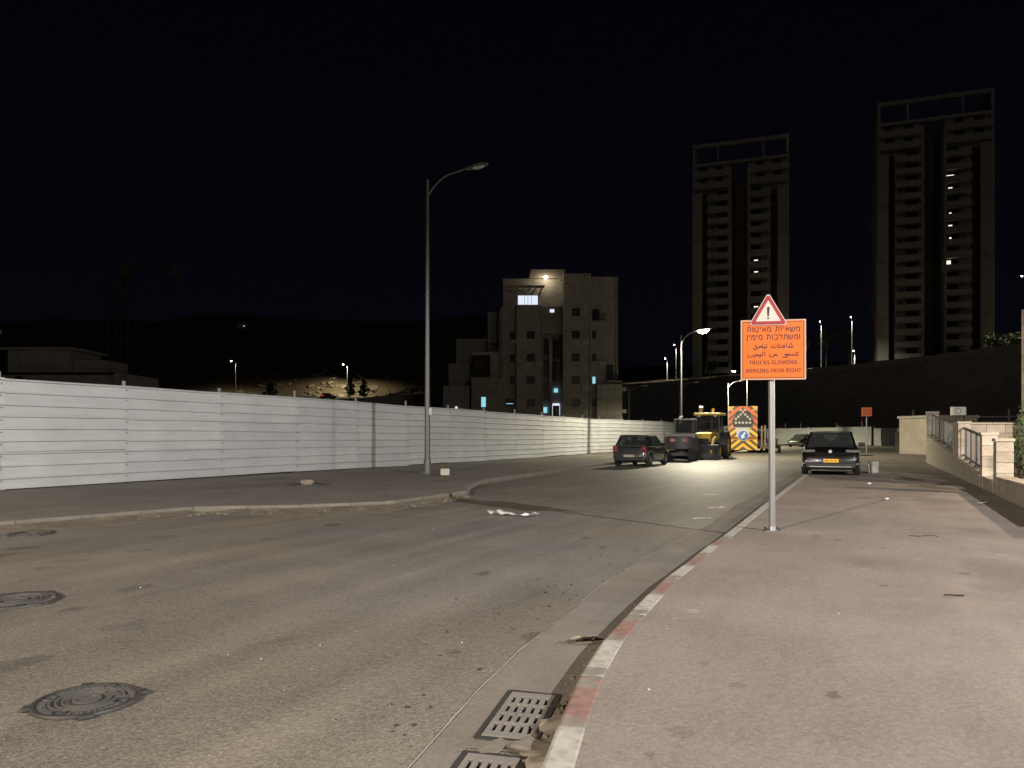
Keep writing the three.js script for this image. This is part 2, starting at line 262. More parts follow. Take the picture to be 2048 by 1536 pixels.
{
  const rows = Array.from({ length: 121 }, (_, k) => { const f = Math.pow(k / 120, 1.4); return Array.from({ length: 260 }, (_, j) => { const t = lerp(-1.3, 1.25, j / 259), d0 = lerp(105, wallFar(t) + 0.6, sstep(0.06, 0.14, t)), d = lerp(d0, 560, f); return [t * d, d, elevation(t, d)]; }); });
  const g = sheet(rows, 0);
  structure(mesh('hillside', g, mat(0.62, 0.56, 0.46, 0.95, { map: dirtMap })), 'dark scrubby hillside rising beyond the construction site');
}
// ---------- lamps that light the street ----------
streetLamp('unlit grey street lamp with curved arm on the dark pavement before the white fence', at(-2.92, 26, 0.12), towards(1, -0.25), 10.15, { arm: 1.55 });
streetLamp('lit street lamp on the fence side, rising behind the mini excavator', at(11.25, 50.2, 0.12), towards(1, -0.4), 7.95, { candela: LAMP.visible, color: [1, 0.92, 0.68], glow: 80, drop: 0.22, bowl: 1.5, arm: 1.2, cone: 1.46, soft: 0.25 });
streetLamp('lit street lamp at the far bend, its head beside the large orange sign', at(28.1, 90, 0.12), towards(-1, -0.2), 8.6, { candela: LAMP.far, color: [1, 0.92, 0.62], glow: 40, drop: 0.16, arm: 1.5, cone: 1.4, soft: 0.3 });
streetLamp('lit street lamp on the fence side, behind the photographer', at(-15.8, -11.6, 0.12), towards(1, 0.3), 10, { candela: LAMP.near_left, color: [1, 0.88, 0.75], cone: 1.5, soft: 0.1 });
streetLamp('lit street lamp on the pavement side, right of the photographer', at(15.9, -3.9, 0.12), towards(-1, 0.2), 10, { candela: LAMP.near_right, color: [0.98, 0.98, 1], cone: 1.5, soft: 0.1 });

// ---------- white sheet-metal fence ----------
const sheetPaint = [0, 1, 2].map((k) => mat(0.47 + 0.02 * k, 0.482 + 0.018 * k, 0.49 + 0.015 * k, 0.5, { metalness: 0.05, map: texture(256, (u, v) => { const s = fbm(u * 3, v * 24 + k * 5, 3, 3, 24), b = fbm(u * 5, v * 5 + k, 4, 5, 5); return 0.86 + 0.18 * (s - 0.5) + 0.16 * (b - 0.5); }, 2.2) }));
function sheetGeo(L, pans, hPan, lift, sag) { // corrugated sheet: x along, y up, ribs towards +z
  const prof = [[0, 0]]; for (let i = 0; i < pans; i++) { const y = i * hPan; prof.push([y + hPan * 0.8, 0.004], [y + hPan * 0.84, 0.045], [y + hPan * 0.935, 0.045], [y + hPan * 0.975, 0]); }
  prof.push([pans * hPan, 0]);
  const N = 5, p = [], uv = [], idx = [];
  for (let i = 0; i <= N; i++) { const x = L * i / N, w = sag * Math.sin(PI * i / N); prof.forEach(([y, z]) => { p.push(x, y + lift * i / N, z + w); uv.push(x, y); }); }
  const m = prof.length;
  for (let i = 0; i < N; i++) for (let j = 0; j + 1 < m; j++) { const a = i * m + j; idx.push(a, a + m, a + 1, a + m, a + m + 1, a + 1); }
  const g = new THREE.BufferGeometry(); g.setAttribute('position', new THREE.Float32BufferAttribute(p, 3)); g.setAttribute('uv', new THREE.Float32BufferAttribute(uv, 2)); g.setIndex(idx); g.computeVertexNormals(); return toCreasedNormals(g, 0.4);
}
function fenceRun(label, line, hAt, group, bay = 3.45, posts = true) {
  const t = thing('sheet_metal_fence', label, 'fence', at(0, 0), 0, group); let k = 0;
  for (let i = 0; i + 1 < line.length; i++) {
    const [x0, d0] = line[i], [x1, d1] = line[i + 1], L = Math.hypot(x1 - x0, d1 - d0), n = Math.max(1, Math.round(L / bay)), b = L / n, turn = Math.atan2(d1 - d0, x1 - x0);
    for (let j = 0; j < n; j++, k++) {
      const f = j / n, h0 = hAt(lerp(x0, x1, f), lerp(d0, d1, f)), h1 = hAt(lerp(x0, x1, f + 1 / n), lerp(d0, d1, f + 1 / n)), px = lerp(x0, x1, f), pd = lerp(d0, d1, f);
      for (let s = 0; s < 3; s++) {
        const off = s === 2 ? 0 : rr(-0.05, 0.01), hp = h0 / 9, m = mesh('sheet', sheetGeo(b + 0.1, 3, hp + 0.003, (h1 - h0) * (s + 0.5) / 3 + rr(-0.02, 0.02), rr(-0.035, 0.03)), sheetPaint[(k + s * 2) % 3], t);
        m.rotation.y = turn; m.position.set(px + Math.cos(turn) * off, 0.15 + s * h0 / 3 + rr(-0.008, 0.008), -(pd + Math.sin(turn) * off)); m.translateZ(0.004 * ((k + s) % 2) + 0.008 * s + rr(0, 0.01));
      }
      if (posts) {
        const post = mesh('post', rbox(0.08, h0 + rr(0.12, 0.34), 0.08, 0.01), galvMat, t); post.position.set(px, 0.12 + (h0 + 0.2) / 2, -pd); post.rotation.y = turn; post.rotation.z = rr(-0.012, 0.012); post.translateZ(-0.09);
        const sc = []; for (let q = 0; q < 9; q++) sc.push(new THREE.SphereGeometry(0.016, 6, 4).translate(rr(-0.01, 0.01), -h0 / 2 + h0 * (q + 0.4) / 9, 0.13));
        mesh('screw_row', merge(sc), castIron, post).userData.kind = 'stuff';
      }
    }
  }
  return t;
}
const fenceH = (x, d) => table([[18, 2.72], [31, 2.62], [44, 2.42], [64, 2.42], [106, 2.1]])(d) + 0.05 * (noise(x * 0.4, d * 0.4) - 0.5);
fenceRun('long white corrugated sheet metal fence behind the dark pavement and lamp post', fenceLine.slice(0, 3), fenceH);
fenceRun('white corrugated fence run bending away behind the parked hatchback and machines', fenceLine.slice(2, 5), fenceH);
fenceRun('white fence run behind the striped arrow board and the far car', fenceLine.slice(4, 7), fenceH, undefined, 4.2);
fenceRun('two white fence panels standing at an angle behind the small orange sign', [[42.5, 88.5], [43.9, 85], [41.3, 84.2]], () => 2.0, undefined, 3.6);

// ---------- near sign ----------
const HEB = { 'מ': [0.85, [[.05, .05], [.2, .3], [.06, 1]], [[.2, .3], [.42, .04], [.68, .08], [.78, .3], [.78, 1], [.38, 1]]], 'ש': [1, [[.05, 0], [.14, 1], [.62, 1], [.88, .6], [.9, 0]], [[.5, 0], [.47, .5], [.12, .72]]], 'א': [.9, [[.1, 0], [.85, 1]], [[.8, 0], [.78, .32], [.56, .52]], [[.36, .36], [.16, .58], [.12, 1]]], 'י': [.36, [[.02, 0], [.22, .04], [.22, .45]]], 'ו': [.38, [[.02, 0], [.22, .05], [.22, 1]]], 'ת': [.92, [[.1, 0], [.72, .03], [.82, .22], [.82, 1]], [[.28, .03], [.25, .85], [.02, 1]]], 'ט': [.9, [[.08, 0], [.08, .85], [.22, 1], [.78, 1], [.8, .3], [.66, .02], [.46, .1]]], 'ל': [.8, [[.1, -.35], [.1, .06], [.7, .08], [.68, .4], [.36, 1]]], 'ב': [.85, [[.08, 0], [.62, .03], [.7, .2], [.7, 1]], [[.02, 1], [.85, 1]]], 'ן': [.38, [[.02, 0], [.22, .05], [.22, 1.35]]], ' ': [.55] };
const tooth = (x) => [[x - .1, 1], [x, 1], [x, .68], [x, 1], [x + .12, 1]], dot = (x, y) => [[x, y], [x + .04, y + .02]];
const loop = (x) => [[x - .1, 1], [x, 1], [x + .02, .74], [x + .18, .74], [x + .2, 1], [x, 1], [x + .3, 1]], tailN = (x) => [[[x, 1], [x + .05, 1.22], [x + .25, 1.32], [x + .45, 1.2], [x + .48, .75]], dot(x + .24, .8)];
const ARA = { // strokes from right to left
  a: [2.55, [[0, .68], [0, 1], [.2, 1], [.2, .72], [.2, 1], [.4, 1], [.4, .72], [.4, 1], [.7, 1], [.7, .25]], dot(.1, .42), dot(.3, .42), dot(.2, .24), [[1.34, .62], [1.1, .56], [.92, .62], [1.05, .82], [.9, 1], [1.4, 1], [1.5, 1], [1.5, .7], [1.5, 1], [1.72, 1], [1.72, .25]], dot(1.5, .42), [[1.92, .68], [1.95, 1], [2.45, 1], [2.5, .66]], dot(2.15, .5), dot(2.28, .5)],
  b: [1.75, tooth(.1), dot(.02, .42), dot(.16, .42), tooth(.32), dot(.3, 1.25), [[.4, 1], [.55, 1], [.68, .7], [.92, .72], [.96, .98], [.55, 1]], [[.58, 1], [.58, .2]], [[.95, 1], [1.15, 1], [1.3, .86], [1.2, 1.2], [1.5, 1.34], [1.68, 1.05]], [[1.4, .5], [1.3, .56], [1.4, .66], [1.28, .7]]],
  c: [1.8, tooth(.1), dot(.02, .42), dot(.16, .42), tooth(.32), dot(.3, .42), [[.4, 1], [.66, 1], [.58, .66]], loop(.85), [[1.1, .8], [1.5, .78], [1.22, 1.0], [1.16, 1.3], [1.4, 1.46], [1.68, 1.38]], dot(1.36, 1.16)],
  d: [.85, loop(.05), ...tailN(.33)],
  e: [1.85, [[0, .22], [0, 1]], [[.22, .22], [.22, 1], [.4, 1]], tooth(.46), dot(.4, 1.26), dot(.54, 1.26), loop(.68), tooth(1.06), dot(1.0, 1.26), dot(1.14, 1.26), [[1.18, 1], [1.32, 1]], ...tailN(1.32)] };
function strokes(g, list, fx, fy) { for (const s of list) { g.beginPath(); s.forEach(([x, y], i) => i ? g.lineTo(fx(x), fy(y)) : g.moveTo(fx(x), fy(y))); g.stroke(); } }
function hebrew(g, text, cx, y, h, width) {
  const w = [...text].reduce((s, c) => s + HEB[c][0] + 0.16, 0) - 0.16, k = width / w; let x = cx + width / 2;
  for (const c of text) { const [cw, ...st] = HEB[c], x0 = x - cw * k; strokes(g, st, (a) => x0 + a * k, (b) => y + b * h); x -= (cw + 0.16) * k; }
}
function arabic(g, words, cx, y, h, width) {
  const w = words.reduce((s, c) => s + ARA[c][0] + 0.42, 0) - 0.42, k = width / w; let x = cx + width / 2;
  for (const c of words) { const [cw, ...st] = ARA[c]; strokes(g, st, (a) => x - a * k, (b) => y + b * h); x -= (cw + 0.42) * k; }
}
const orange = 'rgb(196,90,4)', brown = 'rgb(62,13,1)';
const signFace = canvas(1024, 976, (g, w, h) => {
  g.fillStyle = orange; g.fillRect(0, 0, w, h);
  g.strokeStyle = 'rgb(178,140,112)'; g.lineWidth = 18; g.strokeRect(9, 9, w - 18, h - 18);
  g.strokeStyle = brown; g.lineWidth = 12; g.strokeRect(30, 30, w - 60, h - 60);
  g.lineWidth = 16; g.lineCap = 'butt'; g.lineJoin = 'miter';
  hebrew(g, 'משאיות מאיטות', 512, 118, 74, 838); hebrew(g, 'ומשתלבות מימין', 512, 246, 74, 856);
  g.lineCap = 'round'; g.lineJoin = 'round'; g.lineWidth = 15;
  arabic(g, ['a', 'b'], 500, 372, 82, 640); arabic(g, ['c', 'd', 'e'], 505, 505, 80, 812);
  g.fillStyle = brown; g.textAlign = 'center';
  const line = (t, y, W) => { g.save(); g.font = 'bold 92px sans-serif'; const m = g.measureText(t).width; g.translate(512, y); g.scale(W / m, 1); g.fillText(t, 0, 0); g.restore(); };
  line('TRUCKS SLOWING', 728, 770); line('MERGING FROM RIGHT', 862, 880);
});
const plateUV = (g, w, h) => { const p = g.attributes.position, uv = g.attributes.uv; for (let i = 0; i < p.count; i++) uv.setXY(i, p.getX(i) / w + 0.5, p.getY(i) / h + 0.5); return g; };
function printed(name, w, h, tex, parent, z, rough = 0.5) { const m = mesh(name, new THREE.PlaneGeometry(w, h), mat(1, 1, 1, rough, { map: tex }), parent); m.position.z = z; return m; }
{
  const t = thing('road_work_sign', 'large orange trilingual trucks slowing sign on a grey pole by the kerb', 'sign', at(3.7, 10.72, 0.12), -0.16);
  mesh('pole', cyl(0.046, 0.044, 3.15, 20, 0, 1.575, 0).rotateZ(0.004), galvMat, t);
  const foot = mesh('base_plate', merge([rbox(0.22, 0.014, 0.22, 0.004, 0, 0.008, 0), cyl(0.06, 0.05, 0.06, 16, 0, 0.04, 0)]), galvMat, t);
  for (const [x, z] of [[-.085, -.085], [.085, -.085], [-.085, .085], [.085, .085]]) mesh('anchor_bolt', cyl(0.014, 0.014, 0.035, 6, x, 0.03, z), castIron, foot);
  mesh('clamp', merge([rbox(0.16, 0.035, 0.11, 0.01, 0, 2.32, 0.02), rbox(0.16, 0.035, 0.11, 0.01, 0, 2.85, 0.02)]), galvMat, t);
  const pl = mesh('panel', rbox(0.885, 0.85, 0.016, 0.004, 0, 2.57, 0.075), galvMat, t);
  const face = printed('printed_face', 0.878, 0.843, signFace, pl, 0.0845); face.position.y = 2.57; face.rotation.z = 0;
  for (const [x, y] of [[-.17, 2.588], [.18, 2.59], [-.1, 2.15]]) mesh('rivet', new THREE.SphereGeometry(0.009, 8, 6).scale(1, 1, 0.5).translate(x, y, 0.086), galvMat, pl);
  const tri = (s, r) => { const h = s * 0.866, c = [[-s / 2, -h / 3], [s / 2, -h / 3], [0, 2 * h / 3]], o = []; c.forEach(([x, y]) => { const k = 1 - r * 2 / (2 * h / 3), cx = x * k, cy = y * k, a = Math.atan2(y, x); for (let i = -4; i <= 4; i++) o.push([cx + r * Math.cos(a + i * PI / 12), cy + r * Math.sin(a + i * PI / 12)]); }); return o; };
  const tg = mesh('warning_triangle', extrude(tri(0.535, 0.03), 0.012, 0.002).translate(-0.07, 3.07, 0.09), mat(0.5, 0.44, 0.4, 0.5), t);
  mesh('red_border', extrude(tri(0.505, 0.026), 0.003, 0, [tri(0.345, 0.008)]).translate(-0.07, 3.07, 0.102), mat(0.24, 0.012, 0.014, 0.5), tg);
  mesh('white_field', extrude(tri(0.343, 0.006), 0.0015).translate(-0.07, 3.07, 0.1025), mat(0.44, 0.4, 0.34, 0.5), tg);
  mesh('exclamation_mark', merge([extrude([[-.012, -.022], [.008, -.022], [.019, .1], [.012, .113], [-.008, .113], [-.018, .1]], 0.002), extrude(arc(-.002, -.05, .0135), 0.002)]).translate(-0.07, 3.06, 0.1045), blackMat, tg);
}
{ // small far sign
  const t = thing('road_work_sign', 'small square orange sign on a thin pole beyond the black car', 'sign', at(22.4, 47.6, 0.12), -0.35);
  mesh('pole', cyl(0.04, 0.04, 3, 12, 0, 1.5, 0), galvMat, t);
  mesh('foot_plate', merge([rbox(0.75, 0.05, 0.2, 0.01, 0, 0.03, 0), rbox(0.2, 0.05, 0.75, 0.01, 0, 0.032, 0)]), blackMat, t);
  const pl = mesh('panel', rbox(0.6, 0.56, 0.016, 0.004, 0, 2.78, 0.05), mat(0.62, 0.17, 0.02, 0.5), t);
  const f = printed('printed_face', 0.59, 0.55, canvas(256, 240, (g) => { g.fillStyle = orange; g.fillRect(0, 0, 256, 240); g.strokeStyle = brown; g.lineWidth = 5; g.strokeRect(10, 10, 236, 220); g.lineWidth = 5; hebrew(g, 'משאיות מאיטות', 128, 50, 20, 190); hebrew(g, 'ומשתלבות מימין', 128, 92, 20, 190); arabic(g, ['a', 'b'], 128, 124, 24, 150); arabic(g, ['c', 'd', 'e'], 128, 158, 24, 180); g.fillStyle = brown; g.font = 'bold 20px sans-serif'; g.textAlign = 'center'; g.fillText('TRUCKS SLOWING', 128, 206, 190); }), pl, 0.0595); f.position.y = 2.78;
}

// ---------- cars ----------
const csg = new Evaluator(); csg.attributes = ['position', 'normal', 'uv'];
function loft(st) { // st: [z, halfTop, halfMid, halfBottom, yBottom, yTop, crown]
  const ring = ([z, wt, w, wb, yb, yt, cr]) => { const ym = yb + (yt - yb) * 0.45, r = [[wb, yb], [w * 0.985, yb + 0.07], [w, ym], [w * 0.985, lerp(ym, yt, 0.6)], [lerp(w, wt, 0.55), yt - 0.045], [wt, yt - 0.008], [wt * 0.6, yt + cr * 0.7]]; return [[0, yb], ...r, [0, yt + cr], ...r.map(([x, y]) => [-x, y]).reverse()].map(([x, y]) => [x, y, z]); };
  const R = st.map(ring), n = R[0].length, q = [];
  for (let i = 0; i + 1 < R.length; i++) for (let j = 0; j < n; j++) { const k = (j + 1) % n; q.push([R[i][j], R[i][k], R[i + 1][k]], [R[i][j], R[i + 1][k], R[i + 1][j]]); }
  for (const [ri, flip] of [[R[0], true], [R[R.length - 1], false]]) { const c = [0, (ri[0][1] + ri[8][1]) / 2, ri[0][2]]; for (let j = 0; j < n; j++) { const k = (j + 1) % n; q.push(flip ? [c, ri[k], ri[j]] : [c, ri[j], ri[k]]); } }
  return polyGeo(q);
}
const tyreProfile = (r, w) => new THREE.LatheGeometry([[r * 0.66, -w / 2], [r * 0.9, -w / 2], [r * 0.985, -w * 0.4], [r, -w * 0.2], [r, w * 0.2], [r * 0.985, w * 0.4], [r * 0.9, w / 2], [r * 0.66, w / 2]].map((p) => new V2(...p)), 28).rotateZ(PI / 2);
function wheel(parent, x, y, z, r, w, side, rim = rimMat) {
  const g = new THREE.Group(); g.name = 'wheel'; g.position.set(x, y, z); parent.add(g);
  mesh('tyre', tyreProfile(r, w), rubber, g);
  const sp = [cyl(r * 0.16, r * 0.16, 0.03, 12).rotateZ(PI / 2)]; for (let i = 0; i < 5; i++) sp.push(box(0.025, r * 0.6, r * 0.17, 0, r * 0.33, 0).rotateX(i * 2 * PI / 5));
  sp.push(new THREE.TorusGeometry(r * 0.655, 0.022, 6, 24).rotateY(PI / 2));
  mesh('rim', merge(sp).translate(side * w * 0.36, 0, 0), rim, g);
  mesh('brake_disc', cyl(r * 0.62, r * 0.62, 0.03, 20).rotateZ(PI / 2).translate(side * w * 0.1, 0, 0), blackMat, g);
}
function car(name, label, pos, turn, o) { // front is local +z
  const t = thing(name, label, 'car', pos, turn, o.group), L = o.L, hw = o.W / 2, f = o.belt, H = o.H, r = o.wheel, zr = -L / 2 + o.rearAxle, zf = L / 2 - o.frontAxle;
  const st = o.stations.map(([z, yt, w, cr = 0.02]) => [z * L / 2, w * hw * 0.9, w * hw, w * hw * 0.88, o.clear + (Math.abs(z) > 0.93 ? 0.1 : 0), yt * f, cr]);
  const body = new Brush(loft(st)); body.updateMatrixWorld(); let res = body;
  for (const z of [zr, zf]) { const c = new Brush(new THREE.CylinderGeometry(r + 0.055, r + 0.055, o.W + 0.4, 28).rotateZ(PI / 2).translate(0, r, z)); c.updateMatrixWorld(); res = csg.evaluate(res, c, SUBTRACTION); }
  res.geometry.clearGroups();
  mesh('body', toCreasedNormals(res.geometry, 0.6), o.paint, t);
  mesh('underbody', rbox(o.W - 0.46, 0.3, L - 0.35, 0.04, 0, o.clear + 0.2, 0), blackMat, t);
  // cabin
  const bx = hw * 0.86, rx = hw * 0.7, by = f, [zb, ztr, ztf, zc] = o.cabin, top = H - 0.03;
  const P = { br: [bx * 0.96, by * o.rearBelt, zb], rr: [rx * 0.96, top - 0.02, ztr], rf: [rx, top, ztf], bf: [bx * 0.98, by * 0.985, zc], bm: [bx, by, lerp(ztr, ztf, 0.55)], rm: [rx, top + 0.01, lerp(ztr, ztf, 0.58)] };
  const fl = ([x, y, z]) => [-x, y, z], roof = [];
  const rows = Array.from({ length: 9 }, (_, i) => { const k = i / 8, z = lerp(ztr - 0.06, ztf, k), y = top + 0.035 * Math.sin(PI * clamp(k * 0.9 + 0.05)), x = rx + 0.03; return Array.from({ length: 7 }, (_, j) => { const a = j / 6 * 2 - 1; return [a * x, y + 0.03 * (1 - a * a * a * a), z]; }); });
  for (let i = 0; i < 8; i++) for (let j = 0; j < 6; j++) roof.push([rows[i][j], rows[i + 1][j], rows[i + 1][j + 1], rows[i][j + 1]]);
  const rg = polyGeo(roof), under = rg.clone().translate(0, -0.035, 0); mesh('roof', merge([rg, under, ...[-1, 1].map((s) => beam([s * (rx + 0.02), top - 0.01, ztr - 0.05], [s * (rx + 0.02), top - 0.005, ztf], 0.05, 0.05))]), o.roofPaint ?? o.paint, t);
  for (const s of [1, -1]) {
    const S = s > 0 ? (p) => p : fl;
    mesh('pillar', beam(S(P.bf), S(P.rf), 0.055, 0.075), o.paint, t); mesh('pillar', beam(S(P.bm), S(P.rm), 0.05, 0.09), blackMat, t);
    mesh('pillar', slab([S(P.br), S([P.br[0], P.br[1], P.br[2] + o.cPillar]), S([P.rr[0], P.rr[1], P.rr[2] + o.cPillar * 0.9]), S(P.rr)], 0.05 * s), o.paint, t);
    const g1 = [S(P.bm), S(P.bf), S(P.rf), S(P.rm)], g2 = [S([P.br[0], P.br[1], P.br[2] + o.cPillar]), S(P.bm), S(P.rm), S([P.rr[0], P.rr[1], P.rr[2] + o.cPillar * 0.9])];
    mesh('side_window', polyGeo([g1]), glassMat, t); mesh('side_window', polyGeo([g2]), glassMat, t);
    const mx = s * (hw + 0.06), mir = mesh('wing_mirror', rbox(0.2, 0.14, 0.09, 0.04, mx, by + 0.06, zc - 0.42), o.paint, t); mesh('mirror_glass', box(0.15, 0.1, 0.005, mx, by + 0.06, zc - 0.468), mat(0.5, 0.5, 0.5, 0.05, { metalness: 1 }), mir);
    for (const z of [zr, zf]) wheel(t, s * (hw - 0.115), r, z, r, 0.21, s);
    const dz = lerp(ztr, ztf, 0.55); mesh('door_seam', merge([box(0.006, f - 0.42, 0.012, s * (hw * 0.995), (f + 0.3) / 2, dz), box(0.006, f - 0.42, 0.012, s * hw * 0.99, (f + 0.3) / 2, zc - 0.1)]), blackMat, t);
    mesh('door_handle', rbox(0.03, 0.03, 0.17, 0.012, s * (hw * 0.985), f * 0.9, dz - 0.16), o.paint, t); mesh('door_handle', rbox(0.03, 0.03, 0.17, 0.012, s * (hw * 0.985), f * 0.9, dz + 0.75), o.paint, t);
    mesh('tail_light', rbox(o.tail[0], o.tail[1], 0.18, 0.03, s * (hw * 0.8), f * o.tail[2], -L / 2 + 0.11), o.tailMat ?? phys(0.16, 0.008, 0.008, 0.1, { clearcoat: 1 }), t);
    mesh('headlight', rbox(o.head[0], o.head[1], 0.2, 0.035, s * hw * o.head[3], f * o.head[2], L / 2 - 0.14), o.headMat ?? phys(0.3, 0.3, 0.3, 0.06, { clearcoat: 1, metalness: 0.7 }), t);
  }
  mesh('windscreen', polyGeo([[fl(P.bf), P.bf, P.rf, fl(P.rf)]]), glassMat, t); mesh('rear_window', polyGeo([[P.br, fl(P.br), fl(P.rr), P.rr]]), glassMat, t);
  mesh('rear_window_surround', merge([beam([-P.rr[0], P.rr[1], P.rr[2]], P.rr, 0.06, 0.06), beam([-P.br[0], P.br[1], P.br[2]], P.br, 0.07, 0.07)]), blackMat, t);
  for (const s of [-1, 1]) { mesh('front_seat', merge([rbox(0.46, 0.5, 0.14, 0.06, s * 0.36, by + 0.02, 0.05), rbox(0.25, 0.17, 0.1, 0.04, s * 0.36, by + 0.34, 0)]), blackMat, t); }
  mesh('rear_seat', merge([rbox(1.15, 0.3, 0.14, 0.05, 0, by + 0.02, zr + 0.25), rbox(0.22, 0.13, 0.08, 0.03, -0.36, by + 0.22, zr + 0.22), rbox(0.22, 0.13, 0.08, 0.03, 0.36, by + 0.22, zr + 0.22)]), blackMat, t);
  mesh('dashboard', rbox(bx * 1.8, 0.1, 0.4, 0.03, 0, by, zc - 0.3), blackMat, t);
  mesh('rear_bumper', rbox(o.W * 0.86, 0.2, 0.2, 0.06, 0, o.clear + 0.16, -L / 2 + 0.07), o.bumper ?? blackMat, t); mesh('front_bumper', rbox(o.W * 0.84, 0.2, 0.2, 0.06, 0, o.clear + 0.14, L / 2 - 0.08), o.bumper ?? blackMat, t);
  return t;
}
const greyPaint = phys(0.035, 0.036, 0.038, 0.35, { metalness: 0.4, clearcoat: 1, clearcoatRoughness: 0.06 }), blackPaint = phys(0.004, 0.004, 0.0045, 0.3, { clearcoat: 1, clearcoatRoughness: 0.05 });
const plateTex = (text) => canvas(256, 60, (g) => { g.fillStyle = 'rgb(232,176,22)'; g.fillRect(0, 0, 256, 60); g.fillStyle = 'rgb(30,60,140)'; g.fillRect(0, 0, 26, 60); g.fillStyle = '#1a1408'; g.font = 'bold 46px sans-serif'; g.textAlign = 'center'; g.fillText(text, 140, 47, 210); });
function numberPlate(t, text, y, z, back) { const g = new THREE.Group(); const p = mesh('number_plate', rbox(0.52, 0.12, 0.02, 0.004), blackMat, t); p.position.set(0, y, z); if (back) p.rotation.y = PI; printed('printed_face', 0.51, 0.11, plateTex(text), p, 0.0115); return p; }
const hatchShape = { L: 3.9, W: 1.7, H: 1.46, belt: 0.94, clear: 0.2, wheel: 0.3, rearAxle: 0.62, frontAxle: 0.78, rearBelt: 1.02, cPillar: 0.34, cabin: [-1.72, -1.42, 0.2, 0.95], tail: [0.24, 0.3, 0.86], head: [0.36, 0.16, 0.72, 0.72],
  stations: [[-1, 0.62, 0.8], [-0.965, 0.9, 0.93], [-0.88, 1.0, 0.97, 0.01], [-0.5, 1.01, 1, 0.01], [0, 0.99, 1, 0.01], [0.5, 0.985, 0.99, 0.02], [0.72, 0.9, 0.97, 0.03], [0.9, 0.79, 0.9, 0.03], [0.97, 0.68, 0.82, 0.02], [1, 0.55, 0.72, 0.01]] };
{
  const c = car('hatchback_car', 'dark grey hatchback parked at the left kerb before the mini excavator', at(6.25, 36.2), towards(0.46, 0.89), { ...hatchShape, H: 1.43, paint: greyPaint, bumper: greyPaint });
  numberPlate(c, '', 0.5, -1.965, true).children[0].material = mat(0.34, 0.3, 0.22, 0.5); mesh('rear_wiper', beam([-0.3, 1.02, -1.76], [0.12, 1.1, -1.72], 0.02), blackMat, c);
  mesh('exhaust', bar([0.3, 0.24, -1.98], [0.3, 0.24, -1.6], 0.03), darkMetal, c); mesh('roof_spoiler', rbox(1.05, 0.035, 0.2, 0.015, 0, 1.44, -1.5), greyPaint, c);
}
{
  const c = car('crossover_car', 'black crossover parked on the pavement facing the sign', at(11.3, 26.7, 0.125), towards(-0.40, -0.917), { L: 4.3, W: 1.84, H: 1.44, belt: 0.96, clear: 0.2, wheel: 0.34, rearAxle: 0.8, frontAxle: 0.88, rearBelt: 1.03, cPillar: 0.5, cabin: [-1.85, -1.5, 0.3, 1.05], tail: [0.4, 0.16, 0.84], head: [0.44, 0.1, 0.85, 0.74], paint: blackPaint,
    stations: [[-1, 0.6, 0.82], [-0.965, 0.88, 0.95], [-0.88, 1.0, 0.98, 0.01], [-0.5, 1.01, 1, 0.01], [0, 0.99, 1, 0.01], [0.48, 0.985, 1, 0.03], [0.72, 0.94, 0.99, 0.04], [0.9, 0.87, 0.95, 0.035], [0.965, 0.76, 0.9, 0.02], [1, 0.6, 0.84, 0.01]] });
  numberPlate(c, '866 87 03', 0.5, 2.185); mesh('grille', merge(Array.from({ length: 5 }, (_, i) => rbox(1.0 - i * 0.05, 0.024, 0.03, 0.008, 0, 0.74 - i * 0.05, 2.15 - 0.004 * i))), mat(0.03, 0.03, 0.03, 0.25, { metalness: 0.8 }), c);
  mesh('badge', cyl(0.055, 0.055, 0.015, 20).rotateX(PI / 2).translate(0, 0.8, 2.135), rimMat, c);
  for (const s of [-1, 1]) { mesh('fog_lamp', rbox(0.22, 0.2, 0.12, 0.03, s * 0.7, 0.52, 2.03), phys(0.3, 0.3, 0.3, 0.08, { metalness: 0.8 }), c); mesh('fog_lamp_trim', rbox(0.34, 0.026, 0.06, 0.01, s * 0.68, 0.4, 2.11), rimMat, c); mesh('roof_rail', bar([s * 0.66, 1.56, -1.4], [s * 0.66, 1.57, 0.1], 0.018), blackMat, c); }
  mesh('skid_plate', rbox(1.3, 0.04, 0.1, 0.015, 0, 0.3, 2.13), rimMat, c);
}
car('hatchback_car', 'small dark car parked in front of the far white fence', at(33.8, 88, 0), towards(-0.75, -0.66), { ...hatchShape, paint: mat(0.02, 0.024, 0.022, 0.3) });
{ // grey utility box beside the crossover
  const t = thing('water_meter_box', 'small grey pipe and meter box beside the black crossover', 'meter box', at(12.75, 26.6, 0.12), 0.3);
  mesh('cabinet', rbox(0.3, 0.42, 0.22, 0.03, 0, 0.21, 0), concreteMat, t); mesh('pipe', tube([[-0.22, 0, 0.05], [-0.24, 0.3, 0.05], [-0.12, 0.36, 0.05], [-0.02, 0.3, 0.05]], 0.03, 16, 8), galvMat, t);
}

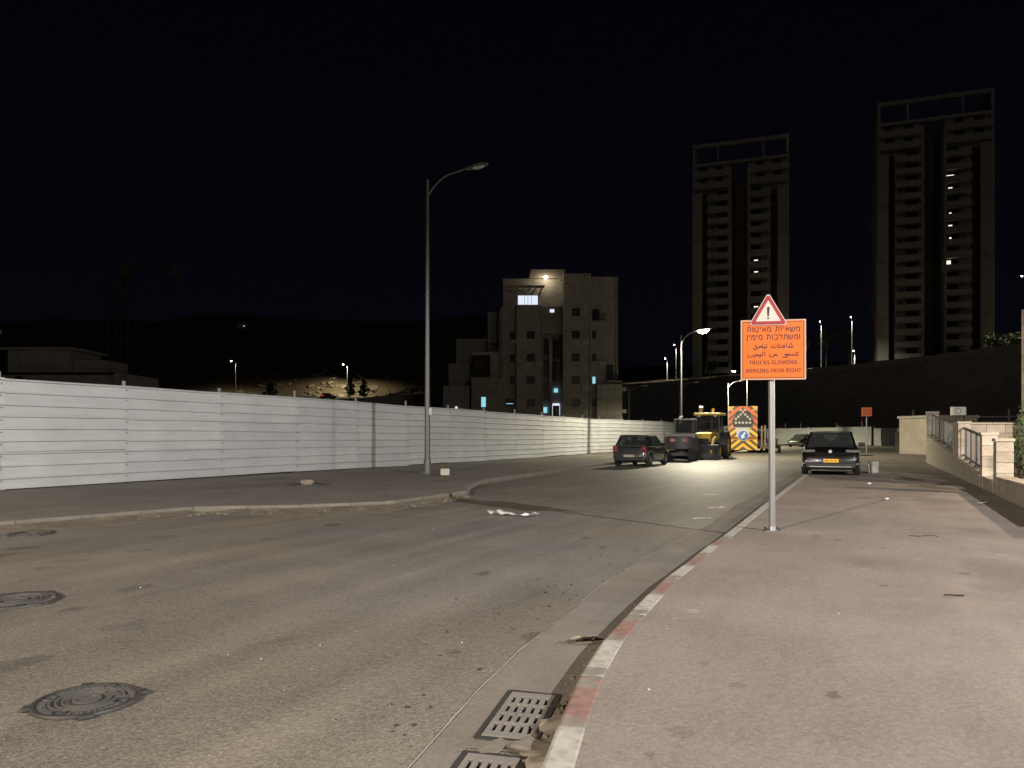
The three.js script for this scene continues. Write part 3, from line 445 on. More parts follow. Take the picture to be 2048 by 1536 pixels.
// ---------- mini excavator, seen from behind ----------
const yellow = phys(0.62, 0.43, 0.07, 0.45, { clearcoat: 0.3 }), charcoal = mat(0.045, 0.045, 0.047, 0.55), creamGrey = mat(0.2, 0.19, 0.185, 0.5);
{
  const t = thing('mini_excavator', 'dark mini excavator seen from its counterweight with red lettered panel', 'excavator', at(9.65, 42.9), towards(0.36, 0.93));
  for (const s of [-1, 1]) {
    const tr = mesh('track', extrude([...arc(0.85, 0.28, 0.26, -PI / 2, PI / 2, 10), ...arc(-0.85, 0.28, 0.26, PI / 2, 3 * PI / 2, 10)], 0.34, 0.02).rotateY(PI / 2).translate(s * 0.68 - 0.17, 0, 0), rubber, t);
    const sh = []; for (let i = 0; i < 17; i++) for (const y of [0.015, 0.545]) sh.push(box(0.35, 0.03, 0.05, s * 0.68, y, -0.85 + i * 0.106)); for (const e of [-1, 1]) for (let k = 1; k < 6; k++) { const a = k * PI / 6; sh.push(box(0.35, 0.03, 0.05, 0, 0.265, 0).rotateX(e * a).translate(s * 0.68, 0.28, e * 0.85)); }
    mesh('track_shoes', merge(sh), rubber, tr); mesh('sprocket', cyl(0.17, 0.17, 0.36, 14).rotateZ(PI / 2).translate(s * 0.68, 0.28, -0.85), darkMetal, tr);
  }
  mesh('undercarriage', merge([rbox(1.1, 0.22, 1.0, 0.04, 0, 0.36, 0), cyl(0.36, 0.36, 0.2, 24, 0, 0.55, 0)]), charcoal, t);
  mesh('dozer_blade', extrude([[0, 0.03], [0.06, 0.03], [0.1, 0.2], [0.06, 0.4], [0, 0.4], [0.03, 0.2]], 1.75).rotateY(-PI / 2).translate(0.87, 0, 1.3), charcoal, t);
  const cw = mesh('counterweight', merge([new THREE.ExtrudeGeometry(new THREE.Shape([...arc(0, 0, 0.98, PI, 2 * PI, 22), [0.9, 0.5], [-0.9, 0.5]].map(([x, z]) => new V2(x * 0.93, -z * 0.9))), { depth: 0.62, bevelEnabled: true, bevelSize: 0.04, bevelThickness: 0.05, bevelSegments: 3 }).rotateX(-PI / 2).translate(0, 0.7, -0.2)]), charcoal, t);
  const lp = mesh('letter_panel', extrude([...arc(-0.42, 0, 0.13, PI / 2, 3 * PI / 2, 8), ...arc(0.42, 0, 0.13, -PI / 2, PI / 2, 8)], 0.02, 0.004).rotateY(PI).translate(-0.02, 1.16, -1.075), mat(0.22, 0.03, 0.03, 0.5), cw);
  const bars = []; for (let i = 0; i < 6; i++) bars.push(rbox(0.07, 0.1, 0.008, 0.003, 0.36 - i * 0.125, 1.16, -1.099)); bars.push(box(0.012, 0.2, 0.008, -0.4, 1.16, -1.099)); mesh('lettering', merge(bars), mat(0.5, 0.48, 0.46, 0.5), lp);
  mesh('engine_hood', merge([rbox(1.72, 0.3, 0.9, 0.1, 0, 1.4, -0.35), rbox(0.6, 0.5, 1.4, 0.12, 0.55, 1.25, 0.1)]), creamGrey, t);
  const cx = -0.2, cab = mesh('cab_frame', merge([...[[-0.5, -0.45], [0.5, -0.45], [-0.5, 0.72], [0.5, 0.72]].map(([x, z]) => beam([cx + x, 1.1, z], [cx + x * 0.96, 2.3, z * 0.95], 0.07)), beam([cx - 0.5, 1.55, -0.45], [cx + 0.5, 1.55, -0.45], 0.06), beam([cx - 0.5, 1.4, 0.1], [cx - 0.5, 2.3, 0.1], 0.05), rbox(1.08, 0.5, 1.2, 0.05, cx, 1.0, 0.15)]), charcoal, t);
  mesh('roof', rbox(1.12, 0.07, 1.32, 0.03, cx, 2.33, 0.12), mat(0.3, 0.3, 0.28, 0.5), cab);
  mesh('rear_window', box(0.92, 0.7, 0.008, cx, 1.92, -0.44), glassMat, cab); mesh('side_window', box(0.008, 0.7, 1.1, cx - 0.49, 1.9, 0.14), glassMat, cab); mesh('side_window', box(0.008, 0.7, 1.1, cx + 0.49, 1.9, 0.14), glassMat, cab); mesh('seat', merge([rbox(0.5, 0.62, 0.14, 0.05, cx, 1.62, -0.12), rbox(0.5, 0.14, 0.5, 0.05, cx, 1.32, 0.1)]), blackMat, cab);
  mesh('work_light', merge([rbox(0.14, 0.09, 0.08, 0.02, cx + 0.1, 2.42, -0.4), bar([cx + 0.1, 2.36, -0.4], [cx + 0.1, 2.42, -0.4], 0.015)]), charcoal, cab);
  const bm = mesh('boom', merge([beam([0.3, 0.9, 0.95], [0.34, 2.0, 1.55], 0.2, 0.24), beam([0.34, 2.0, 1.55], [0.36, 2.5, 2.4], 0.18, 0.2)]), charcoal, t);
  mesh('dipper', beam([0.36, 2.55, 2.35], [0.36, 1.0, 2.75], 0.14, 0.18), charcoal, bm); mesh('ram', bar([0.32, 1.1, 1.2], [0.34, 2.1, 1.9], 0.045), rimMat, bm); mesh('bucket', extrude([[0, 0], [0.5, 0.05], [0.62, 0.45], [0.3, 0.6], [0, 0.5]], 0.6, 0.02).rotateY(-PI / 2).translate(0.66, 0.5, 2.5), charcoal, bm);
}
// ---------- backhoe loader, front bucket towards the photographer ----------
{
  const t = thing('backhoe_loader', 'yellow backhoe loader with its front bucket lowered beside the excavator', 'backhoe loader', at(12.05, 46.3), towards(-0.42, -0.91));
  for (const s of [-1, 1]) { wheel(t, s * 0.9, 0.74, -0.85, 0.74, 0.42, s, yellow); wheel(t, s * 0.82, 0.44, 1.35, 0.44, 0.28, s, yellow); mesh('mudguard', extrude([...arc(0, 0, 0.86, 0.1, PI - 0.3, 14), ...arc(0, 0, 0.8, 0.1, PI - 0.3, 14).reverse()], 0.44).rotateY(-PI / 2).translate(s * 0.9 + 0.22, 0.76, -0.85), charcoal, t); }
  mesh('chassis', merge([rbox(0.8, 0.4, 4.0, 0.05, 0, 0.75, 0.1), rbox(1.6, 0.16, 0.2, 0.03, 0, 0.46, 1.35)]), charcoal, t);
  const hood = mesh('hood', extrude([[-0.25, 1.0], [2.05, 1.0], [2.15, 1.3], [2.05, 1.52], [-0.25, 1.72]], 0.94, 0.06).rotateY(-PI / 2).translate(0.47, 0, 0), yellow, t);
  mesh('grille', merge(Array.from({ length: 6 }, (_, i) => box(0.74, 0.035, 0.03, 0, 0.86 + i * 0.07, 2.16))), blackMat, hood); mesh('grille_panel', rbox(0.86, 0.46, 0.06, 0.02, 0, 1.02, 2.1), blackMat, hood); mesh('exhaust_stack', bar([0.36, 1.5, 0.75], [0.36, 2.5, 0.75], 0.045), darkMetal, hood);
  const cab = mesh('cab_frame', merge([...[[-0.72, 0.1], [0.72, 0.1], [-0.74, -0.75], [0.74, -0.75], [-0.7, -1.5], [0.7, -1.5]].map(([x, z]) => beam([x, 1.0, z], [x * 0.93, 2.66, z * 0.95 + 0.02], 0.075)), rbox(1.5, 0.5, 1.6, 0.06, 0, 1.2, -0.7), beam([-0.7, 1.75, 0.1], [0.7, 1.75, 0.1], 0.05)]), charcoal, t);
  mesh('roof', rbox(1.66, 0.15, 1.9, 0.06, 0, 2.72, -0.68, 3), yellow, cab); mesh('windscreen', box(1.32, 1.0, 0.008, 0, 2.14, 0.1), glassMat, cab); mesh('rear_window', box(1.3, 0.9, 0.008, 0, 2.1, -1.44), glassMat, cab); for (const s of [-1, 1]) mesh('side_window', box(0.008, 1.05, 1.45, s * 0.7, 2.1, -0.7), glassMat, cab);
  mesh('seat', merge([rbox(0.5, 0.7, 0.14, 0.05, 0, 1.85, -0.95), rbox(0.5, 0.14, 0.5, 0.05, 0, 1.5, -0.7)]), blackMat, cab); mesh('steering_wheel', new THREE.TorusGeometry(0.19, 0.018, 6, 20).rotateX(0.9).translate(0, 1.85, -0.2), blackMat, cab);
  mesh('beacon', merge([cyl(0.1, 0.085, 0.2, 14, 0.2, 2.98, -0.5), cyl(0.05, 0.05, 0.12, 10, 0.2, 2.84, -0.5)]), yellow, cab); for (const x of [-0.5, 0.45]) mesh('work_light', rbox(0.18, 0.1, 0.08, 0.02, x, 2.6, 0.2), rimMat, cab);
  for (const s of [-1, 1]) mesh('loader_arm', merge([beam([s * 0.62, 1.35, 0.3], [s * 0.62, 1.15, 1.8], 0.11, 0.2), beam([s * 0.62, 1.15, 1.8], [s * 0.62, 0.4, 2.5], 0.11, 0.2)]), yellow, t);
  mesh('lift_ram', merge([bar([0.42, 0.8, 0.9], [0.55, 1.05, 1.9], 0.05), bar([-0.42, 0.8, 0.9], [-0.55, 1.05, 1.9], 0.05)]), rimMat, t);
  const bk = mesh('front_bucket', merge([extrude([[0, 0.02], [0.95, 0.0], [0.97, 0.03], [0.2, 0.09], [0.12, 0.4], [0.3, 0.85], [0.24, 0.9], [0.02, 0.5]], 2.1).rotateY(-PI / 2).translate(1.05, 0, 2.3), ...[-1.05, 1.03].map((x) => extrude([[0, 0.02], [0.95, 0.0], [0.3, 0.88], [0.02, 0.5]], 0.03).rotateY(-PI / 2).translate(x + 0.03, 0, 2.3))]), charcoal, t);
  const te = []; for (let i = 0; i < 8; i++) te.push(box(0.07, 0.04, 0.16, -0.95 + i * 0.271, 0.03, 3.3)); mesh('bucket_teeth', merge(te), darkMetal, bk);
  const bx = -0.85, bo = mesh('backhoe_boom', merge([beam([bx, 0.8, -2.1], [bx - 0.1, 2.2, -2.5], 0.26, 0.3), beam([bx - 0.1, 2.2, -2.5], [bx + 0.05, 3.25, -2.0], 0.22, 0.24)]), mat(0.2, 0.19, 0.15, 0.55), t);
  mesh('dipper', beam([bx + 0.05, 3.25, -2.0], [bx + 0.05, 1.3, -2.9], 0.18, 0.22), charcoal, bo); mesh('boom_ram', bar([bx + 0.15, 1.2, -2.1], [bx + 0.12, 3.0, -2.1], 0.05), rimMat, bo); mesh('rear_bucket', extrude([[0, 0], [0.55, 0.05], [0.66, 0.5], [0.3, 0.66], [0, 0.5]], 0.6, 0.02).rotateY(PI / 2).translate(bx - 0.25, 0.7, -2.3), charcoal, bo); mesh('stabiliser', merge([box(0.14, 1.0, 0.14, -1.0, 0.62, -1.95), box(0.14, 1.0, 0.14, 1.0, 0.62, -1.95), box(2.1, 0.2, 0.16, 0, 0.8, -1.95), rbox(0.36, 0.06, 0.36, 0.01, -1, 0.05, -1.95), rbox(0.36, 0.06, 0.36, 0.01, 1, 0.05, -1.95)]), charcoal, t);
}
// ---------- arrow-board truck ----------
{
  const t = thing('arrow_board_truck', 'road works truck with tall yellow and red chevron arrow board at its rear', 'truck', at(18.45, 60.2), towards(0.3, 0.95));
  const bw = 2.22, bh = 3.5, bz = -0.1;
  const face = canvas(512, 808, (g, w, h) => {
    g.fillStyle = '#f0b32c'; g.fillRect(0, 0, w, h);
    const chev = (y, th, c) => { g.fillStyle = c; for (const s of [0, 1]) { g.save(); if (s) { g.translate(w, 0); g.scale(-1, 1); } g.beginPath(); g.moveTo(0, y); g.lineTo(w / 2, y - w / 2 * 0.8); g.lineTo(w / 2, y - w / 2 * 0.8 + th); g.lineTo(0, y + th); g.fill(); g.restore(); } };
    for (let i = 0; i < 9; i++) { chev(90 + i * 122, 62, '#5b4936'); }
    chev(150, 60, '#e8642a'); chev(272, 60, '#e85a28'); chev(394, 60, '#ea7a30');
    g.fillStyle = '#8a4a14'; g.fillRect(0, 560, w, 56); g.fillStyle = '#c98a22'; g.fillRect(0, 610, w, 12);
  });
  const bd = mesh('arrow_board', rbox(bw, bh, 0.08, 0.01, 0, bh / 2 + 0.22, bz), mat(0.1, 0.09, 0.07, 0.6), t);
  const pf = printed('printed_face', bw - 0.02, bh - 0.02, face, bd, 0); pf.position.set(0, bh / 2 + 0.22, bz - 0.0435); pf.rotation.y = PI;
  const lp = mesh('lamp_panel', extrude([[-0.72, 2.02], [0.72, 2.02], [0.84, 2.6], [0.62, 2.9], [0.5, 3.3], [-0.5, 3.3], [-0.62, 2.9], [-0.84, 2.6]], 0.03).translate(0, 0, bz - 0.08), mat(0.02, 0.018, 0.018, 0.5), t);
  const lamps = [[-0.17, 3.42], [0.17, 3.42], [0, 3.22], [-0.18, 3.05], [0.18, 3.05], [-0.36, 2.87], [0.36, 2.87], [0.54, 2.69], [-0.54, 2.69]]; for (let i = -2; i <= 2; i++) lamps.push([i * 0.27, 2.4]);
  for (const [x, y] of lamps) { const g = mesh('lamp', cyl(0.085, 0.085, 0.06, 16).rotateX(PI / 2).translate(x, y, bz - 0.1), mat(0.5, 0.47, 0.4, 0.3), lp); mesh('bezel', new THREE.TorusGeometry(0.088, 0.012, 6, 20).translate(x, y, bz - 0.13), rimMat, g); }
  for (const x of [-0.85, 0.85]) mesh('warning_lamp', cyl(0.13, 0.13, 0.08, 20).rotateX(PI / 2).translate(x, 3.42, bz - 0.08), mat(0.45, 0.3, 0.12, 0.3), bd);
  const back = mesh('sign_backing', rbox(1.0, 0.75, 0.03, 0.01, 0, 1.62, bz - 0.07), mat(0.45, 0.46, 0.44, 0.5), t);
  const disc = mesh('direction_sign', cyl(0.42, 0.42, 0.02, 40).rotateX(PI / 2).translate(-0.02, 1.37, bz - 0.13), mat(0.6, 0.6, 0.6, 0.4), back);
  mesh('blue_field', cyl(0.385, 0.385, 0.006, 40).rotateX(PI / 2).translate(-0.02, 1.37, bz - 0.142), mat(0.05, 0.13, 0.42, 0.4), disc);
  mesh('arrow', extrude([[-0.065, 0.28], [0.065, 0.28], [0.065, -0.02], [0.19, -0.02], [0, -0.3], [-0.19, -0.02], [-0.065, -0.02]], 0.004).rotateZ(0.45).translate(-0.02, 1.37, bz - 0.15), mat(0.7, 0.7, 0.72, 0.4), disc);
  mesh('board_rail', rbox(1.5, 0.06, 0.06, 0.01, 0, 2.0, bz - 0.08), rimMat, bd);
  mesh('frame', merge([beam([-0.8, 0.3, 0.1], [-0.8, 3.3, 0.02], 0.08), beam([0.8, 0.3, 0.1], [0.8, 3.3, 0.02], 0.08), beam([-0.8, 0.5, 0.1], [-0.8, 0.6, 2.2], 0.09), beam([0.8, 0.5, 0.1], [0.8, 0.6, 2.2], 0.09)]), charcoal, t);
  mesh('cargo_bed', rbox(2.05, 0.3, 3.6, 0.03, 0, 0.82, 2.4), charcoal, t); mesh('cab', extrude([[0, 0.4], [1.75, 0.4], [1.75, 1.2], [1.45, 2.2], [0, 2.2]], 1.9, 0.08).rotateY(-PI / 2).translate(0.95, 0, 4.3), mat(0.6, 0.6, 0.58, 0.4), t); mesh('rear_window', box(1.3, 0.5, 0.01, 0, 1.8, 4.29), glassMat, t);
  for (const s of [-1, 1]) for (const z of [1.2, 5.0]) wheel(t, s * 0.85, 0.4, z, 0.4, 0.24, s);
  mesh('tail_light', box(0.2, 0.1, 0.03, 1.0, 0.35, bz - 0.06), mat(0.3, 0.02, 0.02, 0.3), bd);
}
{ // white van front and low trailer to the right of the board
  const c = car('van', 'white car just visible beside the striped arrow board', at(22.2, 68), towards(0.35, 0.93), { ...hatchShape, L: 4.2, W: 1.75, H: 1.8, belt: 1.05, paint: mat(0.62, 0.62, 0.6, 0.35), cabin: [-2.0, -1.8, 0.6, 1.3] }); c.userData.category = 'car';
  const t = thing('road_barrier_trailer', 'low dark trailer with brown posts beside the arrow board', 'trailer', at(20.75, 60.6), towards(0.45, 0.89));
  mesh('deck', rbox(1.2, 0.18, 2.4, 0.03, 0, 0.42, 0), mat(0.12, 0.075, 0.045, 0.8), t); for (const s of [-1, 1]) wheel(t, s * 0.68, 0.28, 0.2, 0.28, 0.18, s);
  for (const [x, h] of [[0.25, 1.7], [0.5, 1.65], [-0.4, 0.9]]) mesh('post', rbox(0.13, h, 0.09, 0.02, x, 0.5 + h / 2, -0.9), mat(0.2, 0.15, 0.1, 0.7), t);
  mesh('cable_drum', cyl(0.34, 0.34, 0.5, 20).rotateZ(PI / 2).translate(-0.25, 0.8, 0.3), mat(0.1, 0.07, 0.05, 0.8), t); mesh('sand_bag', new THREE.SphereGeometry(0.22, 14, 10).scale(1.2, 0.6, 0.8).translate(0.35, 0.64, -0.3), litterMat, t); mesh('drawbar', beam([0, 0.4, 1.2], [0, 0.36, 2.1], 0.08), charcoal, t);
}

// ---------- apartment building across the fence ----------
const wallStone = [0, 1, 2].map((k) => mat(0.47 - 0.015 * k, 0.445 - 0.015 * k, 0.4 - 0.015 * k, 0.9, { map: texture(512, (u, v) => { const row = Math.floor(v * 32), x = u * 14 + (row % 2) * 0.5 + hash(row, k) * 0.3, col = Math.floor(x), jy = Math.abs(v * 32 - row - 0.5), jx = Math.abs(x - col - 0.5); return (0.82 + 0.24 * (hash(col % 14, row + k * 50) - 0.5) + 0.18 * (fbm(u * 8, v * 8, 3, 8, 8) - 0.5)) * (jy > 0.44 || jx > 0.47 ? 0.72 : 1); }, 8) }));
const windowDark = phys(0.02, 0.021, 0.022, 0.3), frameMat = mat(0.1, 0.095, 0.085, 0.6);
const litBlue = glow(0.36, 0.82, 0.95, 0.85), litWhite = glow(0.78, 0.86, 1, 1.0), litWarm = glow(1, 0.9, 0.7, 1.6);
// a wall in the local xy plane, front at z, with real window openings: holes [x0, x1, y0, y1, lit]
function facade(t, x0, x1, y0, y1, z, holes = [], m = wallStone[0], thick = 0.4) {
  const g = extrude(rect(x0, x1, y0, y1), thick, 0, holes.map(([a, b, c, d]) => rect(a, b, c, d).reverse())).translate(0, 0, z - thick);
  mesh('wall', g, m, t);
  for (const [a, b, c, d, lit] of holes) windowIn(t, a, b, c, d, z - 0.22, lit);
}
function windowIn(t, a, b, c, d, z, lit) {
  const w = mesh('window', box(b - a, d - c, 0.04, (a + b) / 2, (c + d) / 2, z - 0.06), lit || windowDark, t), f = 0.07;
  mesh('frame', merge([box(b - a, f, 0.07, (a + b) / 2, c + f / 2, z), box(b - a, f, 0.07, (a + b) / 2, d - f / 2, z), box(f, d - c - 2 * f, 0.07, a + f / 2, (c + d) / 2, z), box(f, d - c - 2 * f, 0.07, b - f / 2, (c + d) / 2, z), ...(b - a > 0.9 ? [box(0.05, d - c - 2 * f, 0.06, (a + b) / 2, (c + d) / 2, z)] : [])]), frameMat, w);
  mesh('sill', box(b - a + 0.2, 0.08, 0.3, (a + b) / 2, c - 0.04, z + 0.16), concreteMat, w);
}
function railing(t, p, q, y, h, n) { // thin balcony railing
  const g = [bar([p[0], y + h, p[1]], [q[0], y + h, q[1]], 0.03, 6), bar([p[0], y + 0.1, p[1]], [q[0], y + 0.1, q[1]], 0.025, 6)];
  for (let i = 0; i <= n; i++) { const x = lerp(p[0], q[0], i / n), z = lerp(p[1], q[1], i / n); g.push(bar([x, y, z], [x, y + h, z], 0.02, 5)); }
  return mesh('railing', merge(g), darkMetal, t);
}
{
  const t = thing('apartment_building', 'stepped stone apartment block with blue lit windows and a rooftop canopy lamp', 'building', at(0, 103, -0.4));
  const Y = (v) => 1.9 + (868 - v) * 0.0683, floors = [0, 1, 2, 3, 4].map((k) => [2.2 + 3.05 * k - 0.6, 2.2 + 3.05 * k + 0.55]);   // window bottoms and tops
  const R = (x0, x1, k, lit, dy = 0) => [x0, x1, 2.55 + 3.06 * k + dy, 2.55 + 3.06 * k + 1.08 + dy, lit];
  // right block
  facade(t, 6.95, 10.65, 0, 23.6, 1.2, [0, 1, 2, 3, 4, 5].map((k) => R(8.05, 9.15, k)), wallStone[0]);
  facade(t, 10.66, 14.35, 0, 23.2, 0.9, [R(10.85, 11.4, 0, litBlue), R(10.85, 11.4, 1), R(10.85, 11.4, 2, litBlue), R(10.85, 11.4, 3), R(10.85, 11.4, 4), [10.85, 11.85, 17.3, 18.85]], wallStone[1]);
  mesh('wall', box(0.4, 23.2, 12, 14.15, 11.6, -5.5), wallStone[0], t); mesh('wall', box(0.35, 23.6, 3.4, 7.13, 11.8, -0.92), wallStone[1], t);
  mesh('roof', merge([box(8, 0.3, 12, 10.4, 23, -5.4), box(3, 0.9, 3, 12.6, 23.4, -6)]), concreteMat, t);
  const bal = mesh('balcony', rbox(1.5, 0.18, 0.9, 0.02, 11.9, 17.1, 1.3), concreteMat, t); railing(bal, [11.2, 1.72], [12.62, 1.72], 17.2, 1.0, 9);
  mesh('low_wing', box(3.4, 8.6, 9, 13.15, 4.3, -3), wallStone[1], t); { const b = mesh('balcony', rbox(1.9, 0.16, 1.4, 0.02, 13.8, 9.0, 1.2), concreteMat, t); railing(b, [12.9, 1.85], [14.7, 1.85], 9.1, 1.0, 10); mesh('balcony_door', box(1.0, 2.2, 0.05, 13.2, 10.2, 0.93), windowDark, b); }
  for (const y of [8.0, 5.0, 2.1]) mesh('side_balcony', rbox(1.1, 0.5, 2.2, 0.03, 15.0, y, -0.4), mat(0.42, 0.4, 0.36, 0.8), t);
  // stair recess
  mesh('wall', box(3.0, 16, 0.4, 5.6, 8, -2.2), wallStone[2], t); mesh('stair_mullion', box(0.42, 14.5, 0.3, 5.35, 7.25, -1.2), wallStone[1], t);
  for (const [x0, x1, y0, y1, lit] of [[4.35, 5.05, 0.3, 1.9], [4.35, 5.1, 2.0, 4.6], [4.3, 4.95, 4.75, 5.7, litBlue], [4.4, 5.1, 6.6, 9.2], [4.4, 5.1, 9.8, 12.2], [4.4, 5.1, 12.8, 15.2], [5.65, 6.75, 0.3, 4.0], [5.65, 6.6, 4.4, 5.9], [5.75, 6.45, 7.6, 8.3, litBlue], [5.65, 6.75, 9.4, 11.9], [5.65, 6.75, 12.4, 15.0]]) windowIn(t, x0, x1, y0, y1, -1.72, lit);
  mesh('lit_stair_frame', merge([box(0.95, 0.3, 0.06, 6.12, 6.0, -1.6), box(0.06, 1.5, 0.06, 5.62, 5.2, -1.6), box(0.06, 1.5, 0.06, 6.62, 5.2, -1.6)]), litWhite, t); mesh('lit_window_strip', box(0.09, 1.1, 0.05, 6.82, 1.4, -1.6), litBlue, t);
  facade(t, 4.2, 6.95, 15.8, 20.6, -0.8, [[5.15, 5.9, 18.6, 19.2, litWhite]], wallStone[2]);
  // left block
  facade(t, 0.62, 4.2, 0, 19.3, 0.9, [0, 1, 2, 3, 4].map((k) => R(2.0, 3.1, k)), wallStone[0]); mesh('wall', box(0.35, 19, 3.6, 4.02, 9.5, -1.32), wallStone[1], t); mesh('roof', box(3.6, 0.25, 6, 2.4, 19.1, -2.6), concreteMat, t);
  facade(t, -1.45, 0.61, 0, 19.3, 0.2, [[-0.85, 0.25, 2.6, 4.0], [-0.85, 0.25, 5.7, 6.7], R(-0.3, 0.35, 2), R(-0.3, 0.35, 3), R(-0.3, 0.35, 4)], wallStone[2]);
  mesh('lit_window_strip', box(0.9, 0.09, 0.05, -0.3, 6.05, 0.04), litBlue, t); mesh('wall', box(0.3, 19, 6, -1.6, 9.5, -3.1), wallStone[2], t);
  // penthouse, pergola and canopy
  facade(t, -1.2, 6.9, 19.3, 22.9, 0.2, [[0.75, 3.6, 19.5, 20.9, litWhite]], wallStone[1]); mesh('curtain', merge([box(0.05, 1.4, 0.05, 1.72, 20.18, 0.05), box(0.05, 1.4, 0.05, 2.68, 20.18, 0.05)]), frameMat, t);
  mesh('roof', box(8.3, 0.25, 7, 2.85, 23.0, -3.4), concreteMat, t); for (let i = 0; i < 7; i++) mesh('pergola_beam', box(0.14, 0.22, 1.0, -0.8 + i * 0.8, 21.6, 0.7), concreteMat, t); mesh('pergola_rail', box(5.4, 0.34, 0.2, 1.7, 21.78, 1.3), concreteMat, t); 
  mesh('rooftop_canopy', slab([[2.35, 23.2, 0.6], [7.2, 23.2, 0.6], [7.25, 24.5, -0.5], [2.6, 24.5, -0.5]], 0.1), mat(0.5, 0.46, 0.38, 0.7), t); mesh('canopy_posts', merge([box(0.12, 2.6, 0.12, 2.6, 22, -0.2), box(0.12, 2.6, 0.12, 6.9, 22, -0.2)]), galvMat, t);
  const fl = mesh('floodlight', new THREE.SphereGeometry(0.24, 14, 10).translate(4.55, 23.05, 1.3), glow(1, 0.85, 0.6, 14), t);
  const l = new THREE.PointLight(new THREE.Color(1, 0.84, 0.6), 7, 0, 2); l.position.set(4.55, 23.05, 1.3); l.castShadow = true; l.shadow.radius = 4; l.name = 'lamp_light'; t.add(l);
  mesh('antenna', bar([-1.0, 23, -4], [-1.0, 24.6, -4], 0.04), galvMat, t); mesh('water_tank', cyl(0.3, 0.3, 0.8, 14, 13.9, 24.0, -5), galvMat, t);
  for (const [x, y, z] of [[9.9, 8.2, 1.4], [9.9, 14.3, 1.4], [3.7, 11.2, 1.1], [12.2, 11.4, 1.1], [0.3, 14.4, 0.4]]) { const u = mesh('air_conditioner', rbox(0.85, 0.6, 0.35, 0.03, x, y, z), mat(0.5, 0.49, 0.46, 0.6), t); mesh('fan_grille', new THREE.TorusGeometry(0.2, 0.02, 6, 16).translate(x - 0.1, y, z + 0.18), darkMetal, u); }
  for (const [x, z, h] of [[10.5, 1.26, 23], [4.05, 1.0, 19], [14.1, 1.0, 22.5]]) mesh('downpipe', bar([x, 0, z], [x, h, z], 0.06, 6), galvMat, t);
  // stepped terraces on the left
  mesh('wall', box(2.0, 19.0, 6, -2.4, 9.5, -5.8), wallStone[2], t);
  facade(t, -5.5, -1.45, 0, 9.6, 0.6, [[-4.25, -3.5, 5.5, 7.0, litBlue], [-4.25, -3.5, 2.5, 3.9]], wallStone[1]); mesh('terrace_floor', box(4.2, 0.25, 6, -3.5, 9.4, -2.6), concreteMat, t); mesh('wall', box(0.3, 9.6, 6, -5.35, 4.8, -2.8), wallStone[2], t);
  facade(t, -3.0, -1.45, 9.6, 13.2, -0.2, [], wallStone[0]); mesh('terrace_roof', box(2.6, 0.3, 3.4, -4.1, 12.85, -1.2), mat(0.5, 0.47, 0.42, 0.8), t); mesh('terrace_window', box(2.3, 2.6, 0.05, -4.2, 11.2, -1.4), windowDark, t); railing(t, [-5.4, 0.5], [-3.05, 0.5], 9.6, 1.0, 12);
  mesh('wall', box(4.6, 15.4, 5, -5.6, 7.7, -6.2), wallStone[2], t); mesh('wall', box(3.0, 11.8, 5, -7.4, 5.9, -5.2), wallStone[2], t); railing(t, [-3.4, -0.4], [-1.5, -0.4], 13.2, 1.1, 9);
  mesh('annex', box(3.6, 8.5, 5, -7.6, 4.25, -2.4), wallStone[2], t); for (const [a, b, c, d] of [[-7.75, -7.45, 5.2, 5.65], [-7.8, -7.4, 4.75, 5.2], [-7.2, -6.75, 5.05, 5.3], [-7.1, -6.85, 4.65, 5.05]]) mesh('lit_window', box(b - a, d - c, 0.04, (a + b) / 2, (c + d) / 2, 0.14), litWhite, t);
}
// ---------- two towers on the ridge ----------

